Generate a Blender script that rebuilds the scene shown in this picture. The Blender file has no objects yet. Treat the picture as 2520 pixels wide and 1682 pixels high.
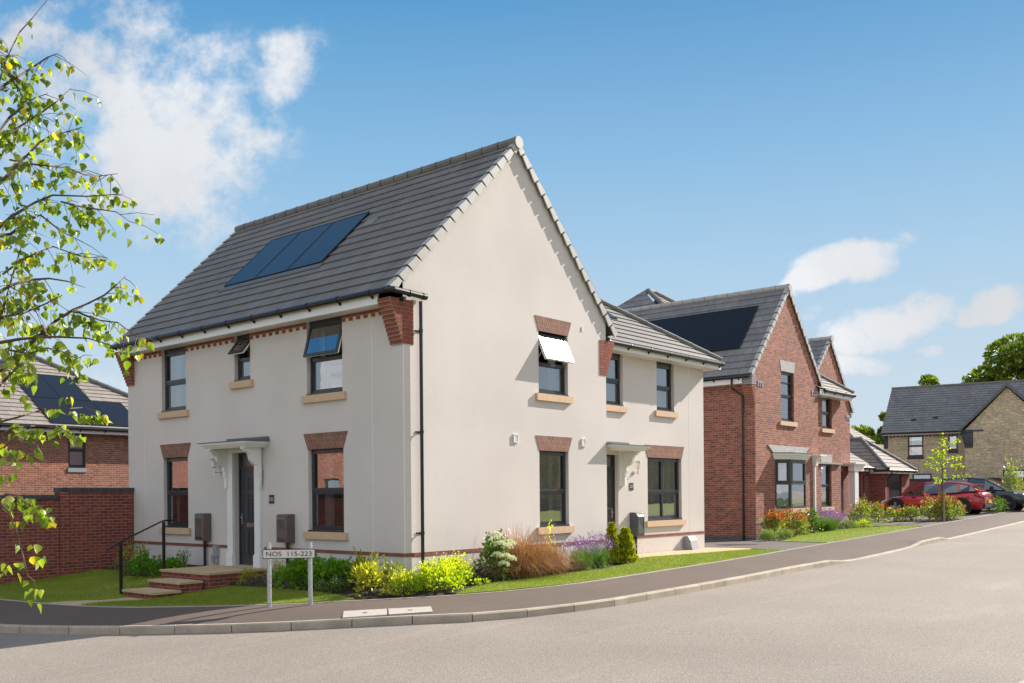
import bpy, math, random
import numpy as np
from mathutils import Vector, Matrix, Euler
random.seed(11); rng=np.random.default_rng(5)
SC=bpy.context.scene; C=SC.collection
V=Vector; PI=math.pi; R=math.radians
Z=V((0,0,1))
# ------------------------------------------------------------------ materials
def mat(name,col,rough=.7,metal=0,spec=.5,coat=0,noise=0,nscale=8,bump=0,bscale=60,ior=1.5,trans=0):
    m=bpy.data.materials.new(name); m.use_nodes=True; nt=m.node_tree; b=nt.nodes['Principled BSDF']
    b.inputs['Base Color'].default_value=(*col,1); b.inputs['Roughness'].default_value=rough
    b.inputs['Metallic'].default_value=metal; b.inputs['Specular IOR Level'].default_value=spec
    b.inputs['Coat Weight'].default_value=coat; b.inputs['IOR'].default_value=ior
    if noise or bump: tc=nt.nodes.new('ShaderNodeTexCoord')
    if noise:
        n=nt.nodes.new('ShaderNodeTexNoise'); n.inputs['Scale'].default_value=nscale; n.inputs['Detail'].default_value=6
        nt.links.new(tc.outputs['Object'],n.inputs['Vector'])
        r=nt.nodes.new('ShaderNodeMapRange'); r.inputs[1].default_value=.3; r.inputs[2].default_value=.7
        r.inputs[3].default_value=1-noise; r.inputs[4].default_value=1+noise
        nt.links.new(n.outputs['Fac'],r.inputs[0])
        x=nt.nodes.new('ShaderNodeVectorMath'); x.operation='SCALE'; x.inputs[0].default_value=col
        nt.links.new(r.outputs[0],x.inputs['Scale']); nt.links.new(x.outputs[0],b.inputs['Base Color'])
    if bump:
        n2=nt.nodes.new('ShaderNodeTexNoise'); n2.inputs['Scale'].default_value=bscale; n2.inputs['Detail'].default_value=4
        nt.links.new(tc.outputs['Object'],n2.inputs['Vector'])
        bp=nt.nodes.new('ShaderNodeBump'); bp.inputs['Strength'].default_value=bump; bp.inputs['Distance'].default_value=.01
        nt.links.new(n2.outputs['Fac'],bp.inputs['Height']); nt.links.new(bp.outputs[0],b.inputs['Normal'])
    return m
def N(nt,t,**k):
    n=nt.nodes.new(t)
    for a,v in k.items(): setattr(n,a,v)
    return n
def brickmat(name,c1,c2,mortar,bw=.225,bh=.075,ms=.006,rough=.85,offset=.5,bias=0,var=.35,streak=0,bumpd=.006,spec=.3,sq=1.0):
    m=bpy.data.materials.new(name); m.use_nodes=True; nt=m.node_tree; b=nt.nodes['Principled BSDF']; L=nt.links.new
    b.inputs['Roughness'].default_value=rough; b.inputs['Specular IOR Level'].default_value=spec
    uv=N(nt,'ShaderNodeUVMap'); br=N(nt,'ShaderNodeTexBrick',offset=offset)
    L(uv.outputs[0],br.inputs['Vector'])
    for k,v in (('Color1',(*c1,1)),('Color2',(*c2,1)),('Mortar',(*mortar,1)),('Scale',1),('Mortar Size',ms),('Mortar Smooth',.15),('Bias',bias),('Brick Width',bw),('Row Height',bh)):
        br.inputs[k].default_value=v
    # brick-sized cells for extra variation
    no=N(nt,'ShaderNodeTexNoise'); no.inputs['Scale'].default_value=1; no.inputs['Detail'].default_value=3
    mp=N(nt,'ShaderNodeMapping'); mp.inputs['Scale'].default_value=((5,14,1) if not streak else (22,.7,1))
    L(uv.outputs[0],mp.inputs[0]); L(mp.outputs[0],no.inputs['Vector'])
    mr=N(nt,'ShaderNodeMapRange'); mr.inputs[1].default_value=.3; mr.inputs[2].default_value=.7; mr.inputs[3].default_value=1-var; mr.inputs[4].default_value=1+var
    L(no.outputs['Fac'],mr.inputs[0])
    no3=N(nt,'ShaderNodeTexNoise'); no3.inputs['Scale'].default_value=.6; no3.inputs['Detail'].default_value=2; L(uv.outputs[0],no3.inputs['Vector'])
    mr3=N(nt,'ShaderNodeMapRange'); mr3.inputs[1].default_value=.3; mr3.inputs[2].default_value=.7; mr3.inputs[3].default_value=.9; mr3.inputs[4].default_value=1.1
    L(no3.outputs['Fac'],mr3.inputs[0]); mm=N(nt,'ShaderNodeMath',operation='MULTIPLY'); L(mr.outputs[0],mm.inputs[0]); L(mr3.outputs[0],mm.inputs[1])
    sc=N(nt,'ShaderNodeVectorMath',operation='SCALE'); L(br.outputs['Color'],sc.inputs[0]); L(mm.outputs[0],sc.inputs['Scale'])
    mx=N(nt,'ShaderNodeMix',data_type='RGBA'); L(br.outputs['Fac'],mx.inputs[0]); L(sc.outputs[0],mx.inputs[6]); mx.inputs[7].default_value=(*mortar,1)
    L(mx.outputs[2],b.inputs['Base Color'])
    inv=N(nt,'ShaderNodeMath',operation='SUBTRACT'); inv.inputs[0].default_value=1; L(br.outputs['Fac'],inv.inputs[1])
    n2=N(nt,'ShaderNodeTexNoise'); n2.inputs['Scale'].default_value=90; L(uv.outputs[0],n2.inputs['Vector'])
    ad=N(nt,'ShaderNodeMath',operation='MULTIPLY_ADD'); L(n2.outputs['Fac'],ad.inputs[0]); ad.inputs[1].default_value=.35; L(inv.outputs[0],ad.inputs[2])
    bp=N(nt,'ShaderNodeBump'); bp.inputs['Strength'].default_value=.6; bp.inputs['Distance'].default_value=bumpd
    L(ad.outputs[0],bp.inputs['Height']); L(bp.outputs[0],b.inputs['Normal'])
    return m
def leafmat(name,cols,trans=.35,rough=.5,spec=.35):
    m=bpy.data.materials.new(name); m.use_nodes=True; nt=m.node_tree; b=nt.nodes['Principled BSDF']; L=nt.links.new
    g=N(nt,'ShaderNodeNewGeometry'); cr=N(nt,'ShaderNodeValToRGB'); cr.color_ramp.interpolation='LINEAR'
    el=cr.color_ramp.elements
    while len(el)<len(cols): el.new(.5)
    for i,c in enumerate(cols): el[i].position=i/(max(1,len(cols)-1)); el[i].color=(*c,1)
    L(g.outputs['Random Per Island'],cr.inputs[0]); L(cr.outputs[0],b.inputs['Base Color'])
    b.inputs['Roughness'].default_value=rough; b.inputs['Specular IOR Level'].default_value=spec
    tr=N(nt,'ShaderNodeBsdfTranslucent'); sc=N(nt,'ShaderNodeVectorMath',operation='MULTIPLY'); sc.inputs[1].default_value=(1.5,1.6,.6)
    L(cr.outputs[0],sc.inputs[0]); L(sc.outputs[0],tr.inputs[0])
    mx=N(nt,'ShaderNodeMixShader'); mx.inputs[0].default_value=trans; out=nt.nodes['Material Output']
    L(b.outputs[0],mx.inputs[1]); L(tr.outputs[0],mx.inputs[2]); L(mx.outputs[0],out.inputs[0])
    return m
def glassmat(name,tint=(.68,.72,.73),ior=1.7,add=.25):
    m=bpy.data.materials.new(name); m.use_nodes=True; nt=m.node_tree; L=nt.links.new
    nt.nodes.remove(nt.nodes['Principled BSDF']); out=nt.nodes['Material Output']
    fr=N(nt,'ShaderNodeFresnel'); fr.inputs[0].default_value=ior
    a=N(nt,'ShaderNodeMath',operation='ADD',use_clamp=True); a.inputs[1].default_value=add; L(fr.outputs[0],a.inputs[0])
    t=N(nt,'ShaderNodeBsdfTransparent'); t.inputs[0].default_value=(*tint,1)
    g=N(nt,'ShaderNodeBsdfGlossy'); g.inputs['Roughness'].default_value=.0; g.inputs[0].default_value=(.95,.97,1,1)
    n=N(nt,'ShaderNodeTexNoise'); n.inputs['Scale'].default_value=1.3; tc=N(nt,'ShaderNodeTexCoord'); L(tc.outputs['Object'],n.inputs[0])
    bp=N(nt,'ShaderNodeBump'); bp.inputs['Strength'].default_value=.12; bp.inputs['Distance'].default_value=.01; L(n.outputs[0],bp.inputs['Height']); L(bp.outputs[0],g.inputs['Normal'])
    mx=N(nt,'ShaderNodeMixShader'); L(a.outputs[0],mx.inputs[0]); L(t.outputs[0],mx.inputs[1]); L(g.outputs[0],mx.inputs[2]); L(mx.outputs[0],out.inputs[0])
    return m
def groundmat(name,c,var=.12,fine=.18,s1=.35,s2=120,rough=.9,bump=.25,patch=None,spec=.3,scuff=0):
    m=bpy.data.materials.new(name); m.use_nodes=True; nt=m.node_tree; b=nt.nodes['Principled BSDF']; L=nt.links.new
    b.inputs['Roughness'].default_value=rough; b.inputs['Specular IOR Level'].default_value=spec
    tc=N(nt,'ShaderNodeTexCoord')
    def noise(s,d,lo,hi,stretch=None,p=(.3,.7)):
        n=N(nt,'ShaderNodeTexNoise'); n.inputs['Scale'].default_value=s; n.inputs['Detail'].default_value=d
        if stretch:
            mp=N(nt,'ShaderNodeMapping'); mp.inputs['Scale'].default_value=stretch; L(tc.outputs['Object'],mp.inputs[0]); L(mp.outputs[0],n.inputs['Vector'])
        else: L(tc.outputs['Object'],n.inputs['Vector'])
        r=N(nt,'ShaderNodeMapRange'); r.inputs[1].default_value=p[0]; r.inputs[2].default_value=p[1]; r.inputs[3].default_value=lo; r.inputs[4].default_value=hi
        L(n.outputs['Fac'],r.inputs[0]); return r.outputs[0]
    a=noise(s1,5,1-var,1+var); d=noise(s2,3,1-fine,1+fine,p=(.35,.65))
    mm=N(nt,'ShaderNodeMath',operation='MULTIPLY'); L(a,mm.inputs[0]); L(d,mm.inputs[1]); o=mm.outputs[0]
    e=noise(26,4,1-fine*.5,1+fine*.5,stretch=(1,1.6,1)); m2=N(nt,'ShaderNodeMath',operation='MULTIPLY'); L(o,m2.inputs[0]); L(e,m2.inputs[1]); o=m2.outputs[0]
    if scuff:
        f=noise(1,6,1,1+scuff,stretch=(.25,2.2,1),p=(.58,.75)); m3=N(nt,'ShaderNodeMath',operation='MULTIPLY'); L(o,m3.inputs[0]); L(f,m3.inputs[1]); o=m3.outputs[0]
    sc=N(nt,'ShaderNodeVectorMath',operation='SCALE'); L(o,sc.inputs['Scale'])
    if patch:
        n=N(nt,'ShaderNodeTexNoise'); n.inputs['Scale'].default_value=patch[1]; n.inputs['Detail'].default_value=5; L(tc.outputs['Object'],n.inputs[0])
        mr=N(nt,'ShaderNodeMapRange'); mr.inputs[1].default_value=.42; mr.inputs[2].default_value=.62; L(n.outputs[0],mr.inputs[0])
        mx=N(nt,'ShaderNodeMix',data_type='RGBA'); mx.inputs[6].default_value=(*c,1); mx.inputs[7].default_value=(*patch[0],1); L(mr.outputs[0],mx.inputs[0]); L(mx.outputs[2],sc.inputs[0])
    else: sc.inputs[0].default_value=c
    L(sc.outputs[0],b.inputs['Base Color'])
    n=N(nt,'ShaderNodeTexNoise'); n.inputs['Scale'].default_value=s2; n.inputs['Detail'].default_value=4; L(tc.outputs['Object'],n.inputs[0])
    bp=N(nt,'ShaderNodeBump'); bp.inputs['Strength'].default_value=bump; bp.inputs['Distance'].default_value=.01; L(n.outputs[0],bp.inputs['Height']); L(bp.outputs[0],b.inputs['Normal'])
    return m
M={}
M['render']=groundmat('cream_render',(.635,.575,.54),var=.06,fine=.06,s1=.5,s2=70,rough=.95,bump=.35,spec=.1)
M['bead']=mat('bead',(.78,.74,.70),.8)
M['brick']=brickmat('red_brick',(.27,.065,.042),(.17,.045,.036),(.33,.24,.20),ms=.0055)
M['brick_mixed']=brickmat('mixed_red_brick',(.37,.13,.085),(.17,.08,.065),(.44,.29,.22),ms=.0055)  # browner, more varied brick of the gabled houses
M['brick_far']=brickmat('orange_brick',(.37,.15,.09),(.22,.095,.07),(.45,.33,.25),ms=.0055)
M['soldier']=brickmat('brown_soldier_brick',(.27,.125,.085),(.19,.095,.07),(.33,.24,.19),bw=.225,bh=.075,ms=.006,var=.3)
M['blue_brick']=brickmat('blue_brick',(.07,.08,.095),(.10,.105,.12),(.28,.26,.24))
M['grey_soldier']=brickmat('grey_soldier',(.46,.44,.42),(.38,.37,.36),(.50,.47,.44),ms=.004,var=.15)
M['stone']=brickmat('buff_stone',(.64,.51,.32),(.46,.38,.26),(.40,.32,.22),bw=.42,bh=.16,ms=.008,var=.35)
M['tile']=brickmat('grey_tile',(.182,.162,.148),(.152,.137,.127),(.10,.09,.085),bw=.32,bh=.33,ms=.0035,rough=.62,var=.16,streak=1,bumpd=.002,spec=.4)
M['tile_far']=brickmat('slate_tile',(.23,.215,.205),(.175,.168,.165),(.07,.068,.068),bw=.33,bh=.33,ms=.006,rough=.6,var=.14,streak=1,bumpd=.003,spec=.45)
M['tile_brown']=brickmat('brown_tile',(.27,.235,.205),(.23,.20,.18),(.12,.10,.09),bw=.33,bh=.33,ms=.006,rough=.8,var=.12,streak=1,bumpd=.003)
M['ridge']=mat('ridge_grey',(.17,.16,.15),.75,noise=.12,nscale=3)
M['verge']=mat('verge_grey',(.40,.385,.365),.6,noise=.08,nscale=5)
M['white']=mat('white_upvc',(.78,.76,.74),.35,noise=.03,nscale=2)
M['sashwhite']=mat('white_sash',(.85,.83,.80),.25)
M['dark']=mat('anthracite',(.035,.037,.043),.32,spec=.5)
M['black']=mat('black_gutter',(.012,.012,.013),.28)
M['solar']=mat('solar_glass',(.009,.022,.042),.25,spec=.26,noise=.15,nscale=.5)
M['solar_dark']=mat('solar_black',(.009,.010,.013),.22,spec=.25)
M['sill']=mat('sandstone',(.60,.41,.26),.8,noise=.06,nscale=12,bump=.15)
M['slab']=mat('buff_paving',(.48,.35,.20),.85,noise=.14,nscale=6,bump=.3,bscale=30)
M['door']=mat('grey_door',(.045,.045,.053),.45,bump=.1,bscale=30)
M['chrome']=mat('steel',(.62,.60,.57),.28,metal=1)
M['galv']=mat('galvanised',(.46,.48,.50),.42,metal=.75,noise=.25,nscale=25)
M['lead']=mat('lead_grey',(.12,.125,.13),.6,noise=.08)
M['meter']=mat('brown_meter',(.12,.088,.075),.42,noise=.08)
M['meter_grey']=mat('grey_meter',(.07,.08,.085),.38)
M['greybox']=mat('grey_plastic',(.30,.31,.33),.5)
M['lampglass']=mat('frosted',(.75,.70,.64),.35)
M['glass']=glassmat('window_glass')
M['glass_dark']=glassmat('dark_glass',(.25,.28,.3),1.7,.06)
M['sashglass']=glassmat('sunlit_sash_glass',(.8,.8,.8),1.9,.25)
for n_ in M['sashglass'].node_tree.nodes:
    if n_.type=='BSDF_GLOSSY': n_.inputs['Roughness'].default_value=.16
M['sashgloss']=mat('sunlit_sash_frame',(.05,.05,.055),.30,spec=.8,coat=.4)
M['curtain']=mat('curtain',(.52,.50,.47),.95)
M['curtain_grey']=mat('grey_curtain',(.28,.29,.31),.95)
M['blind']=mat('blind',(.62,.61,.58),.7)
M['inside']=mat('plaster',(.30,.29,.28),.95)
M['road']=groundmat('road_asphalt',(.243,.207,.174),var=.10,fine=.30,s1=.3,s2=70,bump=.45,scuff=.10)
M['pave']=groundmat('pavement_asphalt',(.118,.087,.070),var=.07,fine=.16,s1=.5,s2=90,bump=.35,scuff=.14)
M['drive']=groundmat('drive_asphalt',(.12,.10,.088),var=.07,fine=.16,s1=.5,s2=90,bump=.35,scuff=.1)
M['kerb']=groundmat('kerb_concrete',(.38,.32,.25),var=.16,fine=.10,s1=2.6,s2=60,bump=.2)
M['edging']=mat('edging_concrete',(.42,.38,.33),.9,noise=.1,nscale=8)
M['soil']=groundmat('soil',(.040,.026,.018),var=.3,fine=.5,s1=6,s2=45,bump=1.0)
M['grass']=groundmat('grass',(.16,.21,.020),var=.22,fine=.30,s1=1.3,s2=60,bump=.8,patch=((.22,.24,.028),1.6))
M['field']=groundmat('field',(.07,.11,.025),var=.3,fine=.3,s1=.2,s2=8,bump=.4)
M['blade']=leafmat('blades',[(.13,.19,.014),(.20,.27,.02),(.29,.31,.04)],.3)
M['bark']=mat('bark',(.12,.09,.065),.9,noise=.3,nscale=20,bump=.5)
M['birchbark']=mat('birch_bark',(.10,.06,.045),.8,noise=.3,nscale=12)
M['birchwhite']=mat('birch_trunk',(.55,.52,.47),.8,noise=.35,nscale=5)
M['timber']=mat('timber_stake',(.34,.24,.15),.85,noise=.2,nscale=15)
M['signwhite']=mat('sign_plate',(.66,.63,.58),.4)
M['signblack']=mat('sign_black',(.01,.01,.01),.5)
M['concrete_lid']=mat('lid_concrete',(.41,.37,.32),.85,noise=.08,nscale=10)
# ------------------------------------------------------------------ mesh builder
class Fr:
    def __init__(s,O,U,Nn): s.O=V(O); s.U=V(U).normalized(); s.N=V(Nn).normalized()
    def p(s,u,z,d=0): return s.O+s.U*u+Z*z+s.N*d
FX=Fr((0,0,0),(0,-1,0),(-1,0,0))     # faces -X ; u=-y
def FY(y): return Fr((0,y,0),(1,0,0),(0,-1,0))
class MB:
    def __init__(s): s.v=[]; s.f=[]; s.m=[]; s.u=[]
    def poly(s,pts,mi=0,uv=None):
        i=len(s.v); s.v+= [tuple(p) for p in pts]; s.f.append(tuple(range(i,i+len(pts)))); s.m.append(mi); s.u.append(uv)
    def xbox(s,O,A,B,D,a,b,d,mi=0,uvm=None):
        P=lambda i,j,k:O+A*a[i]+B*b[j]+D*d[k]
        for q in (((0,0,1),(1,0,1),(1,1,1),(0,1,1)),((1,0,0),(0,0,0),(0,1,0),(1,1,0)),((0,0,0),(0,0,1),(0,1,1),(0,1,0)),((1,0,1),(1,0,0),(1,1,0),(1,1,1)),((0,1,1),(1,1,1),(1,1,0),(0,1,0)),((0,0,0),(1,0,0),(1,0,1),(0,0,1))):
            s.poly([P(*c) for c in q],mi)
        return s
    def fb(s,F,u0,u1,z0,z1,d0,d1,mi=0): return s.xbox(F.O,F.U,Z,F.N,(u0,u1),(z0,z1),(d0,d1),mi)
    def box(s,x0,x1,y0,y1,z0,z1,mi=0): return s.xbox(V((0,0,0)),V((1,0,0)),Z,V((0,-1,0)),(x0,x1),(z0,z1),(-y1,-y0),mi)
    def prism(s,pts,vec,mi=0,uvs=None):
        vec=V(vec); pts=[V(p) for p in pts]; q=[p+vec for p in pts]; n=len(pts)
        s.poly(pts[::-1],mi,uvs[::-1] if uvs else None); s.poly(q,mi,uvs)
        for i in range(n): j=(i+1)%n; s.poly([pts[i],pts[j],q[j],q[i]],mi)
        return s
    def tube(s,pts,r,n=8,mi=0,caps=True):
        pts=[V(p) for p in pts]; rr=r if isinstance(r,(list,tuple)) else [r]*len(pts); rings=[]
        up=Z
        for i,p in enumerate(pts):
            t=(pts[min(i+1,len(pts)-1)]-pts[max(i-1,0)]); t=t.normalized() if t.length>1e-9 else Z
            a=t.cross(up)
            if a.length<.05: a=t.cross(V((1,0,0)))
            a.normalize(); b=a.cross(t)
            base=len(s.v)
            for k in range(n):
                an=2*PI*k/n; s.v.append(tuple(p+(a*math.cos(an)+b*math.sin(an))*rr[i]))
            rings.append(base)
        for r0,r1 in zip(rings,rings[1:]):
            for k in range(n):
                k2=(k+1)%n; s.f.append((r0+k,r0+k2,r1+k2,r1+k)); s.m.append(mi); s.u.append(None)
        if caps:
            s.f.append(tuple(rings[0]+k for k in range(n))[::-1]); s.m.append(mi); s.u.append(None)
            s.f.append(tuple(rings[-1]+k for k in range(n))); s.m.append(mi); s.u.append(None)
        return s
    def build(s,name,mats,parent=None,smooth=False,loc=None):
        me=bpy.data.meshes.new(name); me.from_pydata(s.v,[],s.f)
        if not isinstance(mats,(list,tuple)): mats=[mats]
        for m in mats: me.materials.append(M[m] if isinstance(m,str) else m)
        me.polygons.foreach_set('material_index',s.m)
        if smooth: me.polygons.foreach_set('use_smooth',[True]*len(s.f))
        uvl=me.uv_layers.new(name='UVMap'); co=[]
        for f,uv in zip(s.f,s.u):
            if uv: co+= [c for p in uv for c in p]; continue
            P=[V(s.v[i]) for i in f]; n=V((0,0,0))
            for i in range(len(P)): a=P[i]; b=P[(i+1)%len(P)]; n+=V(((a.y-b.y)*(a.z+b.z),(a.z-b.z)*(a.x+b.x),(a.x-b.x)*(a.y+b.y)))
            if n.length>0: n.normalize()
            if abs(n.z)<.75:
                t=Z.cross(n); t.normalize()
                for p in P: co+=[p.dot(t),p.z]
            else:
                for p in P: co+=[p.x,p.y]
        uvl.data.foreach_set('uv',co)
        o=bpy.data.objects.new(name,me); C.objects.link(o)
        if parent is not None:
            o.parent=parent
            if parent.type=='EMPTY' and 'world' in parent: o.matrix_parent_inverse=Matrix.Translation(-parent.location)
        return o
def thing(name,label,cat,loc=(0,0,0),group=None,world=True,rz=0):
    o=bpy.data.objects.new(name,None); C.objects.link(o); o.location=loc; o.empty_display_size=.2; o.rotation_euler=(0,0,rz)
    o['label']=label; o['category']=cat
    if group: o['group']=group
    if world: o['world']=1
    return o
def tag(o,label,cat,group=None):
    o['label']=label; o['category']=cat
    if group: o['group']=group
    return o
def struct(o): o['kind']='structure'; return o
def copytree(o,parent=None):
    c=o.copy(); C.objects.link(c)
    if parent is not None: c.parent=parent
    for ch in o.children: copytree(ch,c)
    return c
# ------------------------------------------------------------------ terrain
RD=[(-60,-1.9),(-10,-.80),(-5.2,-.62),(-2,-.43),(2,-.35),(10.7,-.24),(20,-.04),(32,.23),(60,.8),(120,1.8)]
ZH=[(0,-.06),(12,-.06),(17.7,-.12),(24,-.02),(32,.35),(45,.6),(120,1.5)]
def interp(T,x):
    if x<=T[0][0]: return T[0][1]
    for (a,b),(c,d) in zip(T,T[1:]):
        if x<=c: return b+(d-b)*(x-a)/(c-a)
    return T[-1][1]
zr=lambda x:interp(RD,x)
KB=[(-9.0,30),(-7.6,12),(-6.6,6),(-5.89,3.17),(-5.2,1.67),(-4.79,.89),(-4.33,.14),(-3.78,-.7),(-3.14,-1.46),(-2.5,-2.15),(-1.95,-2.85),(-1.35,-3.33),(-.53,-3.66),(.31,-3.88),(1.19,-4.02),(3.31,-4.08),(5.6,-4.07),(8.31,-3.98),(10.44,-4.0),(13,-3.95),(16.54,-3.86),(19.42,-3.80),(31.42,-3.44),(60,-2.6),(110,-1.2)]
BK=[(-7.0,30),(-5.6,12),(-4.75,7.4),(-4.62,6.34),(-4.47,4.86),(-4.30,3.77),(-4.0,2.75),(-3.31,1.45),(-2.45,.1),(-1.66,-.62),(-.4,-1.46),(.56,-1.92),(2.0,-2.24),(3.24,-2.28),(8.2,-2.14),(12.18,-1.95),(17.38,-1.88),(23.81,-1.76),(30.69,-1.62),(40.84,-1.34),(60,-.8),(110,.6)]
def resample(P,step,lim=1e9):
    out=[V((*P[0],0))]
    # catmull-rom
    pts=[V((*p,0)) for p in P]; n=len(pts); dense=[]
    for i in range(n-1):
        p0=pts[max(i-1,0)];p1=pts[i];p2=pts[i+1];p3=pts[min(i+2,n-1)]
        k=max(2,int((p2-p1).length/.08))
        for j in range(k):
            t=j/k; 
            a=p1+(p2-p1)*t; 
            if (p2-p1).length<3.2:
                a=.5*((2*p1)+(p2-p0)*t+(2*p0-5*p1+4*p2-p3)*t*t+(-p0+3*p1-3*p2+p3)*t**3)
                b=p1+(p2-p1)*t; a=a*.6+b*.4
            dense.append(a)
    dense.append(pts[-1]); out=[dense[0]]; acc=0
    for a,b in zip(dense,dense[1:]):
        d=(b-a).length
        while acc+d>=step:
            t=(step-acc)/d; a=a+(b-a)*t; out.append(a.copy()); d=(b-a).length; acc=0
        acc+=d
    return out
def segd(px,py,a,b):
    dx,dy=b[0]-a[0],b[1]-a[1]; t=max(0,min(1,((px-a[0])*dx+(py-a[1])*dy)/(dx*dx+dy*dy)))
    return math.hypot(px-a[0]-t*dx,py-a[1]-t*dy)
def near2(px,py,a,b):
    dx,dy=b[0]-a[0],b[1]-a[1]; t=max(0,min(1,((px-a[0])*dx+(py-a[1])*dy)/(dx*dx+dy*dy)))
    return math.hypot(px-a[0]-t*dx,py-a[1]-t*dy),a[0]+t*dx
def zl(x,y):
    e,ex=min(near2(x,y,a,b) for a,b in zip(BK,BK[1:]))
    hy=0 if x<6.56 else (.5 if x<14 else 1.67)
    q=math.hypot(max(-x,0),max(hy-y,0)); r=(e/(e+q+1e-6))**3; ze=zr(ex)+.16
    dip=.10*math.exp(-((x+2.2)**2+(y-4.8)**2)/3.2)*min(1,e/1.2)
    return ze+(interp(ZH,x)-ze)*r-dip
KERBH=.125
def kh(x,y):    # kerb upstand above road, dropped at two crossings
    if y>2 and x<0: return KERBH
    def dip(x,a,b,w=.9):
        return max(0,min(1,(x-a)/w))*max(0,min(1,(b-x)/w))
    return KERBH-(KERBH-.022)*max(dip(x,10.4,17.3),dip(x,19.3,70))
KP=resample(KB,.915); 
# road: strips outward from the kerb line
def tang(P,i):
    t=(P[min(i+1,len(P)-1)]-P[max(i-1,0)]); t.z=0; return t.normalized()
mb=MB(); KD=KP
offs=[0,.3,.8,1.6,3,5,8,12,18,26,36,50,70]
rows=[]
for i,p in enumerate(KD):
    t=tang(KD,i); n=V((t.y,-t.x,0))    # pointing away from the houses
    rows.append([p+n*o for o in offs])
ok=[]
for r0,r1 in zip(rows,rows[1:]):
    for a,b,c,d in zip(r0,r1,r1[1:],r0[1:]):
        mb.poly([V((q.x,q.y,zr(q.x))) for q in (a,d,c,b)])
struct(mb.build('road','road'))
# kerb: one long line of stones with joints
mb=MB()
for i,(a,b) in enumerate(zip(KP,KP[1:])):
    if (a-b).length<.5: continue
    t=(b-a).normalized(); n=V((-t.y,t.x,0)); a2=a+t*.007; b2=b-t*.007; w=.125
    for s0,s1 in ((a2,b2),):
        h0=zr(s0.x)+kh(s0.x,s0.y); h1=zr(s1.x)+kh(s1.x,s1.y); z0=zr(s0.x)-.1; z1=zr(s1.x)-.1
        c=.022
        A=[V((s0.x,s0.y,z0)),V((s0.x,s0.y,h0-c)),V((s0.x,s0.y,h0))+n*c,V((s0.x,s0.y,h0))+n*w,V((s0.x,s0.y,z0))+n*w]
        B=[V((s1.x,s1.y,z1)),V((s1.x,s1.y,h1-c)),V((s1.x,s1.y,h1))+n*c,V((s1.x,s1.y,h1))+n*w,V((s1.x,s1.y,z1))+n*w]
        for k in range(5): j=(k+1)%5; mb.poly([A[k],B[k],B[j],A[j]])
        mb.poly(A); mb.poly(B[::-1])
struct(mb.build('kerb','kerb'))
# channel line beside the kerb (slightly smoother strip)
# pavement between kerb and back edging
def nearest(P,q):
    best=None
    for a,b in zip(P,P[1:]):
        d=V((b[0]-a[0],b[1]-a[1])); w=V((q.x-a[0],q.y-a[1])); t=max(0,min(1,w.dot(d)/d.length_squared)); c=V((a[0]+d.x*t,a[1]+d.y*t)); e=(c-V((q.x,q.y))).length
        if best is None or e<best[0]: best=(e,c)
    return V((best[1].x,best[1].y,0))
mb=MB(); rows=[]
for i,p in enumerate(KP):
    t=tang(KP,i); n=V((-t.y,t.x,0)); a=p+n*.125; b=nearest(BK,a); row=[]
    za=zr(a.x)+kh(a.x,a.y)-.003; zb=zr(b.x)+.16
    for k in range(6):
        s=k/5; q=a.lerp(b,s); row.append(V((q.x,q.y,za+(zb-za)*(1-(1-s)**2 if za<zb-.08 else s))))
    rows.append(row)
for r0,r1 in zip(rows,rows[1:]):
    for a,b,c,d in zip(r0,r1,r1[1:],r0[1:]): mb.poly([a,b,c,d])
struct(mb.build('pavement','pave'))
# thin concrete edging at the back of the pavement
BP=resample(BK,.6); mb=MB()
for i,(a,b) in enumerate(zip(BP,BP[1:])):
    na=tang(BP,i); nb=tang(BP,i+1); na=V((-na.y,na.x,0)); nb=V((-nb.y,nb.x,0)); za=zr(a.x)+.172; zb=zr(b.x)+.172; w=.05
    P=[V((a.x,a.y,za-.12)),V((b.x,b.y,zb-.12)),V((b.x,b.y,zb)),V((a.x,a.y,za))]
    mb.poly(P); mb.poly([P[3],P[2],P[2]+nb*w,P[3]+na*w]); mb.poly([P[3]+na*w,P[2]+nb*w,P[2]+nb*w-Z*.12,P[3]+na*w-Z*.12])
struct(mb.build('edging_strip','edging'))
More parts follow.
